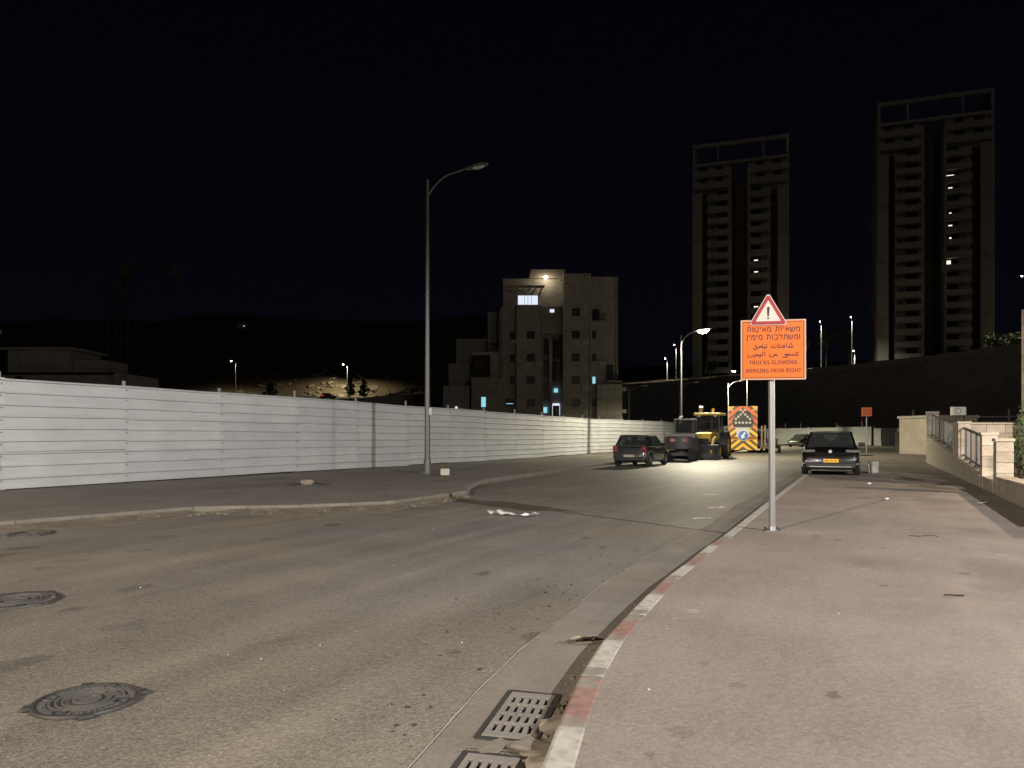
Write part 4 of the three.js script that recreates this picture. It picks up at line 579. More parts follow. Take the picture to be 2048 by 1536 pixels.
function tower(label, pos, turn, W, H, lit) { // local x 0..W along the front, y up, front faces +z
  const t = thing('residential_tower', label, 'tower', pos, turn, 'residential towers on the ridge'), D = 16, fh = 3.08, f = (k) => k * W;
  for (const [a, b] of [[0.155, 0.41], [0.58, 0.815]]) mesh('core', box(f(b - a), H - 13, 12.5, f((a + b) / 2), (H - 13) / 2, -8), wallStone[0], t);
  for (const [a, b] of [[0.03, 0.41], [0.58, 0.97]]) mesh('core', box(f(b - a), 7, 12.5, f((a + b) / 2), H - 9.6, -8), wallStone[0], t);
  mesh('back_wall', box(W - 1.3, H - 6, 0.5, W / 2, (H - 6) / 2, -15), wallStone[0], t);
  mesh('side_wall', box(0.6, H, D, W - 0.3, H / 2, -D / 2), wallStone[0], t); mesh('side_wall', box(0.6, H, D, 0.3, H / 2, -D / 2), wallStone[0], t);
  mesh('corner_pier', box(f(0.1), H - 13, 1.2, f(0.05), (H - 13) / 2, -0.3), wallStone[0], t); mesh('corner_pier', box(f(0.115), H - 13, 1.2, W - f(0.0575), (H - 13) / 2, -0.3), wallStone[0], t);
  for (const [a, b] of [[0.385, 0.41], [0.58, 0.6]]) mesh('pier', box(f(b - a), H - 7, 1.5, f((a + b) / 2), (H - 7) / 2, -0.3), wallStone[0], t);
  // crown frame
  mesh('crown', merge([box(W, 0.8, 1.2, W / 2, H - 0.4, -0.4), box(W, 0.7, 1.2, W / 2, H - 5.6, -0.35), box(0.7, 4.6, 1.1, 0.35, H - 3, -0.4), box(0.7, 4.6, 1.1, W - 0.35, H - 3, -0.4), box(0.35, 4.6, 0.8, f(0.27), H - 3, -0.5), box(0.4, 4.6, 0.8, f(0.74), H - 3, -0.5)]), wallStone[0], t);
  for (const [a, b, s] of [[0.005, 0.385, 0], [0.6, 0.995, 1]]) for (let k = 0; k < 2; k++) { // two wide top floors
    const y = H - 6 - (k + 1) * fh; mesh('parapet', box(f(b - a), 1.7, 1.3, f((a + b) / 2), y + 0.85, -0.2), wallStone[0], t);
    for (const c of [0.28, 0.72]) mesh('window', box(f(0.08), 1.25, 0.1, f(lerp(a, b, c)), y + 2.4, -0.85), windowDark, t); mesh('wall', box(f(b - a), 1.38, 0.5, f((a + b) / 2), y + 2.39, -1.1), wallStone[0], t);
  }
  const n = Math.floor((H - 13) / fh);
  for (const [a, b, s] of [[0.155, 0.385, 0], [0.6, 0.815, 1]]) for (let k = 0; k < n; k++) {
    const y = H - 12.5 - (k + 1) * fh;
    mesh('balcony', merge([rbox(f(b - a), 1.55 + 0.12 * (hash(k, 3 + s) - 0.5), 1.5 + 0.3 * (hash(k, s) - 0.5), 0.12, f((a + b) / 2), y + 0.775, -0.2)]), wallStone[0], t);
    mesh('window', box(f((b - a) * 0.46), 1.45, 0.1, f(s ? lerp(a, b, 0.3) : lerp(a, b, 0.68)), y + 2.3, -1.42), windowDark, t);
    if (hash(k, s + 20) > 0.55) mesh('shutter', box(f((b - a) * 0.16), 1.3 * hash(k, 31) + 0.2, 0.08, f(lerp(a, b, s ? 0.75 : 0.25)), y + 2.2, -1.4), hash(k, 8 + s) > 0.5 ? frameMat : galvMat, t);
    const li = lit.find(([c, r]) => c === s && r === k); if (li) mesh('lit_window', box(li[2], li[3], 0.06, f(s ? lerp(a, b, li[4] ?? 0.2) : lerp(a, b, 0.6)), y + 2.1, -1.3), litWarm, t);
    mesh('wall', box(f(b - a), fh - 1.5, 0.3, f((a + b) / 2), y + 1.5 + (fh - 1.5) / 2, -1.65), wallStone[0], t);
  }
  mesh('plinth', box(W + 1, 5, D + 2, W / 2, 0.5, -D / 2), wallStone[0], t);
  return t;
}
tower('pale stone tower with open crown frame standing behind the warning triangle', at(48.9, 204, 14), -0.35, 24.5, 65.5, [[1, 6, 1.0, 0.22, 0.3], [1, 7, 1.0, 0.22, 0.3], [1, 10, 1.1, 0.25, 0.3]]);
tower('darker stone tower with one column of lit windows, further from the white fence', at(92.1, 190, 16.5), -0.35, 25.5, 68.3, [[1, 3, 0.9, 0.25], [1, 5, 0.5, 0.2], [1, 6, 0.8, 0.25], [1, 7, 0.45, 0.3], [1, 9, 1.0, 1.2, 0.12], [1, 2, 1.6, 0.2]]);

// ---------- retaining wall below the ridge ----------
{
  const t = thing('retaining_wall', 'huge dark retaining wall of stone below the towers', 'wall'), N = 40, f = [], pt = (u) => { const s = lerp(0.125, 0.97, u), d = wallFar(s); return [s * d, d, wallTop(s)]; };
  for (let i = 0; i < N; i++) { const a = pt(i / N), b = pt((i + 1) / N); f.push([[a[0], -1, -a[1] + 2.5], [b[0], -1, -b[1] + 2.5], [b[0], b[2] - 1.1, -b[1]], [a[0], a[2] - 1.1, -a[1]]], [[a[0], a[2] - 1.1, -a[1]], [b[0], b[2] - 1.1, -b[1]], [b[0], b[2] - 1.1, -b[1] - 1.2], [a[0], a[2] - 1.1, -a[1] - 1.2]]); }
  const uv = f.map((q) => q.map(([x, y]) => [x, y])); mesh('wall_face', polyGeo(f, uv), wallStone[2], t);
  for (let i = 0; i < 46; i++) { const a = pt(i / 46), b = pt((i + 0.985) / 46), m = mesh('coping_block', box(Math.hypot(b[0] - a[0], b[1] - a[1]), 1.15 + hash(i, 4) * 0.25, 0.7), [wallStone[0], wallStone[0]][i % 2], t); m.position.set((a[0] + b[0]) / 2, (a[2] + b[2]) / 2 - 0.55, -(a[1] + b[1]) / 2 - 0.2); m.rotation.y = Math.atan2(b[1] - a[1], b[0] - a[0]); }
}

// ---------- trees and shrubs ----------
const leafMats = [mat(0.05, 0.075, 0.028, 0.8, { side: THREE.DoubleSide }), mat(0.075, 0.09, 0.03, 0.8, { side: THREE.DoubleSide }), mat(0.11, 0.13, 0.04, 0.8, { side: THREE.DoubleSide })];
function foliage(blobs, n, size) {
  const p = [], nr = [], V = new V3(), A = new V3(), B = new V3(), tot = blobs.reduce((s, b) => s + b[3] * b[4], 0);
  for (const [x, y, z, rx, ry] of blobs) for (let i = 0, m = Math.round(n * rx * ry / tot); i < m; i++) {
    V.set(rr(-1, 1), rr(-1, 1), rr(-1, 1)); if (V.lengthSq() > 1) { i--; continue; } V.multiplyScalar(0.75 + 0.25 * rnd() + 0.15 * (noise(V.x * 4 + x, V.y * 4 + z) - 0.3));
    A.set(rr(-1, 1), rr(-1, 1), rr(-1, 1)).normalize(); B.set(rr(-1, 1), rr(-1, 1), rr(-1, 1)).cross(A).normalize(); const s = size * rr(0.6, 1.3), c = new V3(x + V.x * rx, y + V.y * ry, z + V.z * rx), N = A.clone().cross(B);
    for (const [a, b] of [[-1, 0], [0, -0.45], [1, 0], [-1, 0], [1, 0], [0, 0.45]]) { p.push(c.x + (A.x * a + B.x * b) * s, c.y + (A.y * a + B.y * b) * s, c.z + (A.z * a + B.z * b) * s); nr.push(N.x, N.y, N.z); }
  }
  const g = new THREE.BufferGeometry(); g.setAttribute('position', new THREE.Float32BufferAttribute(p, 3)); g.setAttribute('normal', new THREE.Float32BufferAttribute(nr, 3)); g.setAttribute('uv', new THREE.Float32BufferAttribute(new Float32Array(p.length / 3 * 2), 2)); return g;
}
const bark = mat(0.1, 0.075, 0.05, 0.95);
function tree(name, label, x, d, y, h, r, o = {}) {
  const t = thing(name, label, o.category ?? 'tree', at(x, d, y), rr(0, 6), o.group), br = [bar([0, -0.2, 0], [0, h * 0.55, 0], 0.035 * h * 0.5, 7, 0.012 * h)], bl = [];
  const n = o.lobes ?? 7; for (let i = 0; i < n; i++) { const a = i * 2.4, q = o.cone ? i / n : rr(0.1, 1), rad = o.cone ? r * (1 - q) * 0.5 : r * 0.55 * Math.sqrt(rnd()), py = o.cone ? h * lerp(0.25, 0.95, q) : h * lerp(0.5, 0.85, q); bl.push([Math.cos(a) * rad, py, Math.sin(a) * rad, o.cone ? r * lerp(0.75, 0.2, q) : r * rr(0.4, 0.62), o.cone ? h * 0.12 : r * rr(0.35, 0.55)]); br.push(bar([0, py * 0.55, 0], [Math.cos(a) * rad, py, Math.sin(a) * rad], 0.012 * h * 0.5, 5, 0.004 * h)); }
  mesh('trunk', merge(br), bark, t); mesh('crown', foliage(bl, o.leaves ?? 500, o.leaf ?? 0.22), leafMats[o.tone ?? 0], t); return t;
}
const onHill = (x, d) => elevation(x / d, d);
const hillTree = (x, d, h, r, label, o = {}) => tree('hill_tree', label, x, d, onHill(x, d) - 0.2, h, r, { group: o.group, leaves: 420, leaf: 0.4, ...o });
// left hillside trees by the lit bank
for (const [x, d, h, r] of [[-42.5, 198, 6, 1.7], [-38.5, 196, 5.6, 1.8], [-57, 178, 5.8, 2.2]]) hillTree(x, d, h, r, 'dark conical tree before the lamplit bank beyond the white fence', { cone: true, group: 'dark trees before the lamplit bank' });
for (const [x, d, h, r] of [[-27, 233, 3.4, 2.4], [-22, 235, 3.2, 2.6], [-16, 236, 3.4, 2.8], [-11, 236, 3, 2.5]]) hillTree(x, d, h, r, 'low olive green bush on the lamplit bank beyond the white fence', { tone: 1, lobes: 5, group: 'bushes on the lamplit bank' });
// ridge trees by the towers
for (const [x, d, h, r] of [[37.8, 168, 4, 1.4], [45.5, 172, 4.5, 2]]) hillTree(x, d, h, r, 'small leafy tree at the foot of the tower behind the lit street lamp', { tone: 2, group: 'small trees at the tower foot' });
for (const [x, d, h, r] of [[76, 196, 10.5, 2.4], [82.5, 198, 11, 2.8], [89, 199, 11, 2.6], [72, 195, 9.5, 1.8]]) hillTree(x, d, h, r, 'lamplit leafy tree on the ridge between the two towers', { tone: 2, group: 'trees between the towers' });
for (const [x, d, h, r] of [[113, 176, 4.6, 3.4], [118.5, 177, 4.4, 3.6], [124, 177, 4.8, 3.4]]) hillTree(x, d, h, r, 'lamplit yellow green shrub beside the darker tower', { tone: 2, lobes: 6, leaves: 600, group: 'shrubs beside the darker tower' });

// ---------- far lamps ----------
const farLamp = (x, d, h, label, o = {}) => streetLamp(label, at(x, d, o.y ?? onHill(x, d) - 0.1), o.turn ?? 0, h, { scale: 1.3, drop: 0.22, glow: 22, candela: 180, arm: 1.0, cone: 1.35, mat: galvMat, ...o });
farLamp(-50, 229, 10.2, 'lit street lamp beside the lamplit bank and dark trees', { candela: 900, color: [1, 0.88, 0.6], cone: 1.45, soft: 0.2, group: undefined, turn: -1.2 });
farLamp(-81, 221, 9.5, 'lit street lamp on the dark hillside far along the white fence', { candela: 450, color: [1, 0.92, 0.6], turn: -1.2 });
for (const [x, d, h, n] of [[70, 185, 8.5, 'small lit lamp beside the right edge of the tower behind the sign'], [75.5, 184, 11, 'tall lit lamp on the ridge nearer to the tower behind the sign'], [83, 184, 11.6, 'tall lit lamp on the ridge nearer to the darker tower'], [80, 176, 3.2, 'low lit lamp on the slope below the two tall ridge lamps'], [40.5, 186, 8.6, 'taller lit lamp between the apartment block and the tower'], [37.5, 182, 5.4, 'shorter lit lamp between the apartment block and the tower']]) farLamp(x, d, h, n, { candela: 450, color: [1, 0.96, 0.8], group: 'small lamps on the ridge', turn: -0.6 });
farLamp(124, 182, 18, 'lit lamp on the ridge past the darker tower', { candela: 1800, color: [1, 0.97, 0.85], turn: -1.2 });
for (const [x, d, h] of [[12.1, 78, 6.2], [18.6, 83, 6.9], [26.4, 92, 7.7]]) streetLamp('thin unlit street lamp standing behind the white fence bend', at(x, d), towards(1, -0.1), h, { arm: 1.4, scale: 0.75, mat: galvMat, group: 'unlit street lamps behind the fence' });
// lit cars on the far road
for (const [x, d, s] of [[-47.8, 196, 1], [-29.5, 190, 1]]) car('hatchback_car', 'far car with glowing red tail lights on the road below the lamplit bank', at(x, d, onHill(x, d) + 0.05), towards(0.8, 0.6), { ...hatchShape, paint: mat(0.3, 0.3, 0.3, 0.4), tailMat: glow(1, 0.12, 0.08, 1.2), group: 'far cars with red tail lights' });
{ // sloping walls beyond the fence
  for (const [x0, x1, d, a, b, h, label] of [[-33.5, -11, 131, 7.1, 8.7, 1.9, 'long grey concrete wall sloping down behind the lamp post'], [-17.5, -10.2, 124, 5.9, 6.4, 2.0, 'short pale concrete wall left of the apartment block']]) {
    const t = thing('garden_wall', label, 'wall'); mesh('wall_face', slab([[x0, a - h - 3, -d], [x1, b - h - 3, -d], [x1, b, -d], [x0, a, -d]], 0.4), mat(0.46, 0.45, 0.42, 0.9, { map: plainN }), t); mesh('coping', slab([[x0, a, -d + 0.1], [x1, b, -d + 0.1], [x1, b + 0.18, -d + 0.1], [x0, a + 0.18, -d + 0.1]], 0.6), concreteMat, t);
  }
}
// ---------- far left: stone house and tower crane ----------
{

  const t = thing('stone_house', 'low dark stone house with flat stepped roofs behind the white fence', 'house', at(0, 70, -0.4));
  facade(t, -49, -36.9, 0, 7.6, 0, [[-47, -46, 3.2, 4.4], [-42, -40.9, 4.6, 5.6], [-40.4, -39.8, 3.4, 4.3]], wallStone[1]); mesh('wall', box(0.3, 7.6, 8, -36.7, 3.8, -4), wallStone[1], t); mesh('roof', box(12, 0.2, 8, -43, 7.5, -4), wallStone[1], t);
  mesh('upper_storey', box(6, 2.4, 5, -44.5, 8.6, -3.5), wallStone[1], t); mesh('upper_storey', box(3, 1.4, 4, -40, 8.2, -3.5), wallStone[1], t); mesh('arched_opening', extrude([[-46.4, 6.1], [-45.2, 6.1], ...arc(-45.8, 6.7, 0.6, 0, PI, 8)], 0.05).translate(0, 0, 0.01), windowDark, t); mesh('roof_slab', box(7, 0.25, 6, -44.6, 9.9, -3.5), wallStone[1], t); mesh('downpipe', bar([-37, 0, 0.1], [-37, 7.4, 0.1], 0.06), galvMat, t);
}
{
  const t = thing('tower_crane', 'dim tower crane with lattice mast and long jib on the far left', 'crane', at(-58.5, 112, -0.4)), H = 25.6, w = 0.95, cm = mat(0.12, 0.105, 0.06, 0.8);
  mesh('mast', merge([[-w, -w], [w, -w], [w, w], [-w, w]].map(([x, z]) => beam([x, 0, z], [x, H, z], 0.16))), cm, t);
  const br = []; for (let k = 0; k < 13; k++) { const y = k * 1.97, s = k % 2 ? 1 : -1; for (const [p, q] of [[[-w, -w], [w, -w]], [[w, w], [-w, w]], [[-w, w], [-w, -w]], [[w, -w], [w, w]]]) { br.push(beam([p[0], y, p[1]], [q[0], y, q[1]], 0.09), s > 0 ? beam([p[0], y, p[1]], [q[0], y + 2, q[1]], 0.08) : beam([q[0], y, q[1]], [p[0], y + 2, p[1]], 0.08)); } } mesh('mast_bracing', merge(br), cm, t);
  const jib = [beam([-40, H + 1, -0.6], [9, H + 1, -0.6], 0.12), beam([-40, H + 1, 0.6], [9, H + 1, 0.6], 0.12), beam([-40, H + 2.2, 0], [4, H + 2.4, 0], 0.12)]; for (let x = -40; x < 8; x += 1.6) jib.push(beam([x, H + 1, -0.6], [x + 0.8, H + 2.2, 0], 0.07), beam([x + 0.8, H + 2.2, 0], [x + 1.6, H + 1, 0.6], 0.07), beam([x, H + 1, 0.6], [x + 1.6, H + 1, -0.6], 0.06)); mesh('jib', merge(jib), cm, t);
  mesh('counterweight', box(1.0, 1.7, 1.4, 8.6, H + 0.3, 0), mat(0.12, 0.12, 0.115, 0.9), t); mesh('cab', rbox(1.4, 1.8, 1.4, 0.1, 1.6, H + 0.2, 0.9), cm, t);
}

for (const [x, d, y] of [[-272, 400, 69], [-143, 400, 67.5], [-276, 398, 66]]) { const t = thing('hill_house', 'tiny far house with a lit window on the dark hilltop', 'house', at(x, d, onHill(x, d) - 0.5), 0.2, 'tiny lit houses on the hilltop'); mesh('wall', box(5, 3, 5, 0, 1.5, 0), wallStone[1], t); mesh('roof', box(5.4, 0.3, 5.4, 0, 3.1, 0), concreteMat, t); mesh('lit_window', box(0.7, 0.4, 0.1, 1.0, 1.6, 2.55), litBlue, t); }

// ---------- right boundary: garden wall, pillars, railings ----------
const wdir = new V2(0.468, 1).normalize(), wturn = Math.atan2(wdir.y, wdir.x);   // local +x runs away along the wall, +z into the courtyard
const onWall = (d) => at(wallR(d), d, 0.12), wallLen = (d0, d1) => Math.hypot(1, 0.468) * (d1 - d0);
function stonePillar(label, d, h, w, dep, group) { // stacked stone courses with a cap
  const t = thing('stone_pillar', label, 'pillar', onWall(d), wturn, group), n = Math.round(h / 0.27), ch = (h - 0.07) / n;
  mesh('core', box(w - 0.03, h - 0.1, dep - 0.03, 0, (h - 0.1) / 2, dep / 2), plasterMat, t);
  for (let i = 0; i < n; i++) mesh('stone_block', rbox(w + rr(-0.006, 0.006), ch - 0.012, dep + rr(-0.006, 0.006), 0.012, 0, ch * (i + 0.5), dep / 2), stoneMats[(i * 2 + Math.floor(d)) % 3], t);
  mesh('cap_stone', rbox(w + 0.05, 0.07, dep + 0.05, 0.015, 0, h - 0.035, dep / 2), stoneMats[0], t); return t;
}
function wallRun(name, label, d0, d1, h0, h1, thick = 0.3, m = plasterMat) {
  const t = thing(name, label, 'wall', onWall(d0), wturn), L = wallLen(d0, d1);
  mesh('wall_face', extrude([[0, -0.2], [L, -0.2], [L, h1 - 0.05], [0, h0 - 0.05]], thick, 0.005), m, t);
  const n = Math.max(1, Math.round(L / 1.2)); for (let i = 0; i < n; i++) { const a = i / n, b = (i + 1) / n - 0.006, ya = lerp(h0, h1, a) - 0.05, yb = lerp(h0, h1, b) - 0.05; mesh('coping_stone', extrude([[a * L, ya], [b * L, yb], [b * L, yb + 0.05], [a * L, ya + 0.05]], thick + 0.05, 0.006).translate(0, 0, -0.025), stoneMats[i % 3], t); }
  return t;
}
function railRun(label, d0, d1, y0, y1, h0, h1, n) {
  const t = thing('metal_railing', label, 'railing', onWall(d0), wturn), L = wallLen(d0, d1), z = 0.15;
  mesh('top_rail', beam([0, y0 + h0, z], [L, y1 + h1, z], 0.06, 0.05), darkMetal, t); mesh('bottom_rail', beam([0, y0 + 0.1, z], [L, y1 + 0.1, z], 0.04, 0.04), darkMetal, t);
  for (let i = 0; i < n; i++) { const k = (i + 0.5) / n, y = lerp(y0, y1, k), h = lerp(h0, h1, k), x = k * L; const p = mesh('post', box(0.06, h - 0.02, 0.04, x, y + h / 2 - 0.01, z), darkMetal, t); mesh('foot', cyl(0.05, 0.05, 0.06, 10, x, y + 0.03, z), darkMetal, p); }
  for (let i = 0; i < n * 5; i++) { const k = (i + 0.5) / (n * 5); if (i % 5 === 2) continue; const y = lerp(y0, y1, k), h = lerp(h0, h1, k); mesh('baluster', box(0.05, h - 0.14, 0.012, k * L, y + 0.1 + (h - 0.14) / 2, z), mat(0.2, 0.19, 0.17, 0.5, { metalness: 0.3 }), t); }
}
wallRun('garden_wall', 'low plastered wall stepping down toward the foreground on the right', 10.5, 17.0, 0.5, 0.42);
wallRun('garden_wall', 'low plastered wall piece joining the two stone pillars', 17.5, 19.05, 0.32, 0.32);
stonePillar('short stone pillar with a flat cap at the end of the low wall', 17.25, 1.28, 0.42, 0.34);
stonePillar('taller stone pillar holding the end of the near railing', 19.3, 1.42, 0.42, 0.34);
wallRun('garden_wall', 'plastered wall under the metal railings, rising away from the pillars', 19.55, 36, 0.34, 1.32);
stonePillar('narrow stone pillar between the two metal railings', 24.1, 1.78, 0.35, 0.34);
railRun('dark metal railing between the two nearest tall stone pillars', 19.6, 23.9, 0.34, 0.62, 0.95, 0.95, 4);
railRun('far metal railing leading to the tall end pillar', 24.3, 35.8, 0.64, 1.31, 0.95, 1.0, 7);
stonePillar('tall end pillar at the far end of the railings', 36.2, 2.45, 0.5, 0.5);
{ // courtyard cross wall
  const t = thing('courtyard_wall', 'bright sandy stone wall in the courtyard behind the railing', 'wall', at(14.75, 24.9, 0.12), 0), L = 5.6;
  mesh('wall_face', rbox(L, 1.7, 0.3, 0.01, L / 2, 0.85, -0.2), plasterMat, t);
  for (let r = 0; r < 6; r++) for (let i = 0; i < 9; i++) { const w = L / 9, o = r % 2 ? w / 2 : 0, x0 = Math.max(0, i * w - o), x1 = Math.min(L, (i + 1) * w - o); if (x1 - x0 > 0.1) mesh('stone_block', rbox(x1 - x0 - 0.012, 0.27, 0.06, 0.008, (x0 + x1) / 2, 0.14 + r * 0.282, -0.03 + rr(-0.004, 0.004)), stoneMats[(i * 2 + r) % 3], t); }
  for (let i = 0; i < 5; i++) mesh('coping_stone', rbox(L / 5 - 0.01, 0.06, 0.42, 0.012, L / 5 * (i + 0.5), 1.73, -0.18), stoneMats[i % 3], t);
}
{ // courtyard lamp, out of view: its light falls through the railings
  const t = thing('courtyard_lamp', 'warm post lamp in the courtyard behind the low wall', 'lamp', at(14.9, 13.6, 0.12));
  mesh('post', cyl(0.05, 0.04, 3.2, 14, 0, 1.6, 0), darkMetal, t); mesh('lamp_globe', new THREE.SphereGeometry(0.16, 18, 12).translate(0, 3.34, 0), glow(1, 0.8, 0.58, 12), t); mesh('lamp_cap', cyl(0.17, 0.05, 0.08, 16, 0, 3.54, 0), darkMetal, t);
  const l = new THREE.PointLight(new THREE.Color(1, 0.8, 0.58), LAMP.court, 0, 2); l.position.set(0, 3.34, 0); l.castShadow = true; l.shadow.radius = 5; l.name = 'lamp_light'; t.add(l);
}
{ // column at the right edge
  const t = thing('stone_column', 'tall square stone column rising behind the courtyard shrubs', 'column', at(16.95, 24.0, 0.12), 0.1);
  for (let i = 0; i < 11; i++) mesh('stone_block', rbox(0.86, 0.485, 0.86, 0.008, 0, 0.25 + i * 0.49, 0), stoneMats[(i * 2) % 3], t); mesh('core', box(0.83, 5.35, 0.83, 0, 2.68, 0), plasterMat, t); mesh('slot', box(0.12, 0.42, 0.02, -0.1, 3.9, 0.432), blackMat, t);
}
{ // gatehouse beyond the railings
  const t = thing('gatehouse', 'small pale stone gatehouse with a grey gate beyond the railings', 'gatehouse', at(28.4, 50.2, 0), 0.12);
  mesh('wall', rbox(3.6, 2.6, 3, 0.02, 1.1, 1.3, -1.6), stoneMats[1], t); mesh('roof_slab', rbox(3.8, 0.18, 3.2, 0.02, 1.1, 2.66, -1.6), concreteMat, t); mesh('pier', rbox(0.9, 2.0, 0.5, 0.02, -0.25, 1.0, 0.2), stoneMats[0], t);
  const g = mesh('gate', rbox(2.0, 1.2, 0.06, 0.01, 1.5, 1.35, 0.1), mat(0.3, 0.34, 0.38, 0.6), t); for (let i = 0; i < 9; i++) mesh('gate_slat', box(0.16, 1.1, 0.03, 0.62 + i * 0.22, 1.35, 0.145), mat(0.34, 0.38, 0.42, 0.6), g); mesh('planter', rbox(1.3, 0.75, 0.8, 0.03, 1.3, 0.4, 1.2), stoneMats[2], t); mesh('step', rbox(1.2, 0.16, 0.8, 0.02, 1.9, 0.2, 1.8), concreteMat, t); mesh('bollard', cyl(0.08, 0.08, 1.0, 12, 0.15, 0.5, 1.0), darkMetal, t);
  const w = thing('garden_wall', 'pale wall stub between the gatehouse and the white fence', 'wall', at(40.9, 80, 0), 0); mesh('wall_face', rbox(1.6, 2.0, 0.4, 0.02, 0.9, 1.0, 0), stoneMats[1], w); mesh('coping_stone', rbox(1.7, 0.08, 0.5, 0.02, 0.9, 2.04, 0), stoneMats[0], w);
}
{ // air-conditioner box on its stand among bushes
  const t = thing('air_conditioner_unit', 'pale box shaped air conditioner unit above the bush behind the railing', 'air conditioner', at(22.2, 37.5, 0.12), -0.1);
  mesh('casing', rbox(0.62, 0.42, 0.32, 0.02, 0, 2.52, 0), mat(0.5, 0.49, 0.45, 0.6), t); mesh('fan_grille', new THREE.TorusGeometry(0.14, 0.012, 6, 20).translate(-0.08, 2.52, 0.162), darkMetal, t); mesh('stand', merge([box(0.06, 2.3, 0.06, -0.26, 1.15, 0), box(0.06, 2.3, 0.06, 0.26, 1.15, 0), box(0.62, 0.05, 0.34, 0, 2.28, 0)]), darkMetal, t);
  tree('garden_bush', 'rounded dark green bush below the air conditioner unit', 22.1, 36.9, 0.12, 2.15, 0.95, { category: 'bush', lobes: 7, leaves: 1200, leaf: 0.07, tone: 1 });
}
{ // guard rail on the upper road
  const t = thing('guard_rail', 'dim double guard rail on posts before the dark retaining wall', 'guard rail', at(33, 62, 0), 0);
  for (const y of [2.05, 2.5, 2.9]) mesh('rail', beam([0, y, 0], [14, y, 3], 0.1), galvMat, t); for (let i = 0; i < 7; i++) mesh('post', beam([i * 2.3, -0.1, i * 0.5], [i * 2.3, i % 3 ? 3.1 : 3.5, i * 0.5], 0.12), galvMat, t); mesh('bank', box(16, 1.9, 2, 7, 0.75, -0.4).rotateY(-0.2), dirtMat, t);
}
// planting in the courtyard bed
for (const [x, d, h, r] of [[12.62, 18.7, 1.95, 0.42], [13.3, 19.4, 2.5, 0.55], [12.95, 17.6, 1.7, 0.4]]) tree('courtyard_sapling', 'feathery young sapling in the courtyard bed behind the stone pillars', x, d, 0.12, h, r, { cone: true, lobes: 9, leaves: 900, leaf: 0.045, tone: 0, group: 'saplings in the courtyard bed' });
for (const [x, d] of [[12.4, 17.6], [12.8, 18.3], [13.3, 18.6]]) { const t = tree('grass_clump', 'clump of yellow green ornamental grass at the foot of the saplings', x, d, 0.12, 0.5, 0.3, { category: 'plant', lobes: 4, leaves: 260, leaf: 0.1, tone: 2, group: 'grass clumps in the courtyard bed' }); }
{ const t = thing('planting_bed', 'dark soil bed with stone edging under the saplings', 'planter', at(12.9, 17.7, 0.12), wturn); mesh('soil', rbox(2.6, 0.22, 1.5, 0.03, 0, 0.11, 0.9), mat(0.05, 0.04, 0.035, 1), t); mesh('edging', rbox(2.7, 0.26, 0.1, 0.02, 0, 0.13, 0.1), stoneMats[1], t); }
// red and white marker post and other posts behind the far fence
{ const t = thing('marker_post', 'red and white striped marker post behind the far white fence', 'post', at(43.2, 93, 0)); for (let i = 0; i < 6; i++) mesh('band', cyl(0.09, 0.09, 0.6, 12, 0, 0.3 + i * 0.6, 0), i % 2 ? mat(0.6, 0.1, 0.07, 0.5) : mat(0.65, 0.62, 0.58, 0.5), t); }
for (const x of [33.2, 35.5, 36.9, 38.2, 41]) { const t = thing('fence_prop', 'thin grey post sticking up behind the far white fence', 'post', at(x, 108 - (x - 33) * 1.6, 0), 0, 'posts behind the far fence'); mesh('post', cyl(0.06, 0.05, 2.9, 8, 0, 1.45, 0), galvMat, t); mesh('post_cap', cyl(0.075, 0.06, 0.05, 8, 0, 2.92, 0), galvMat, t); }

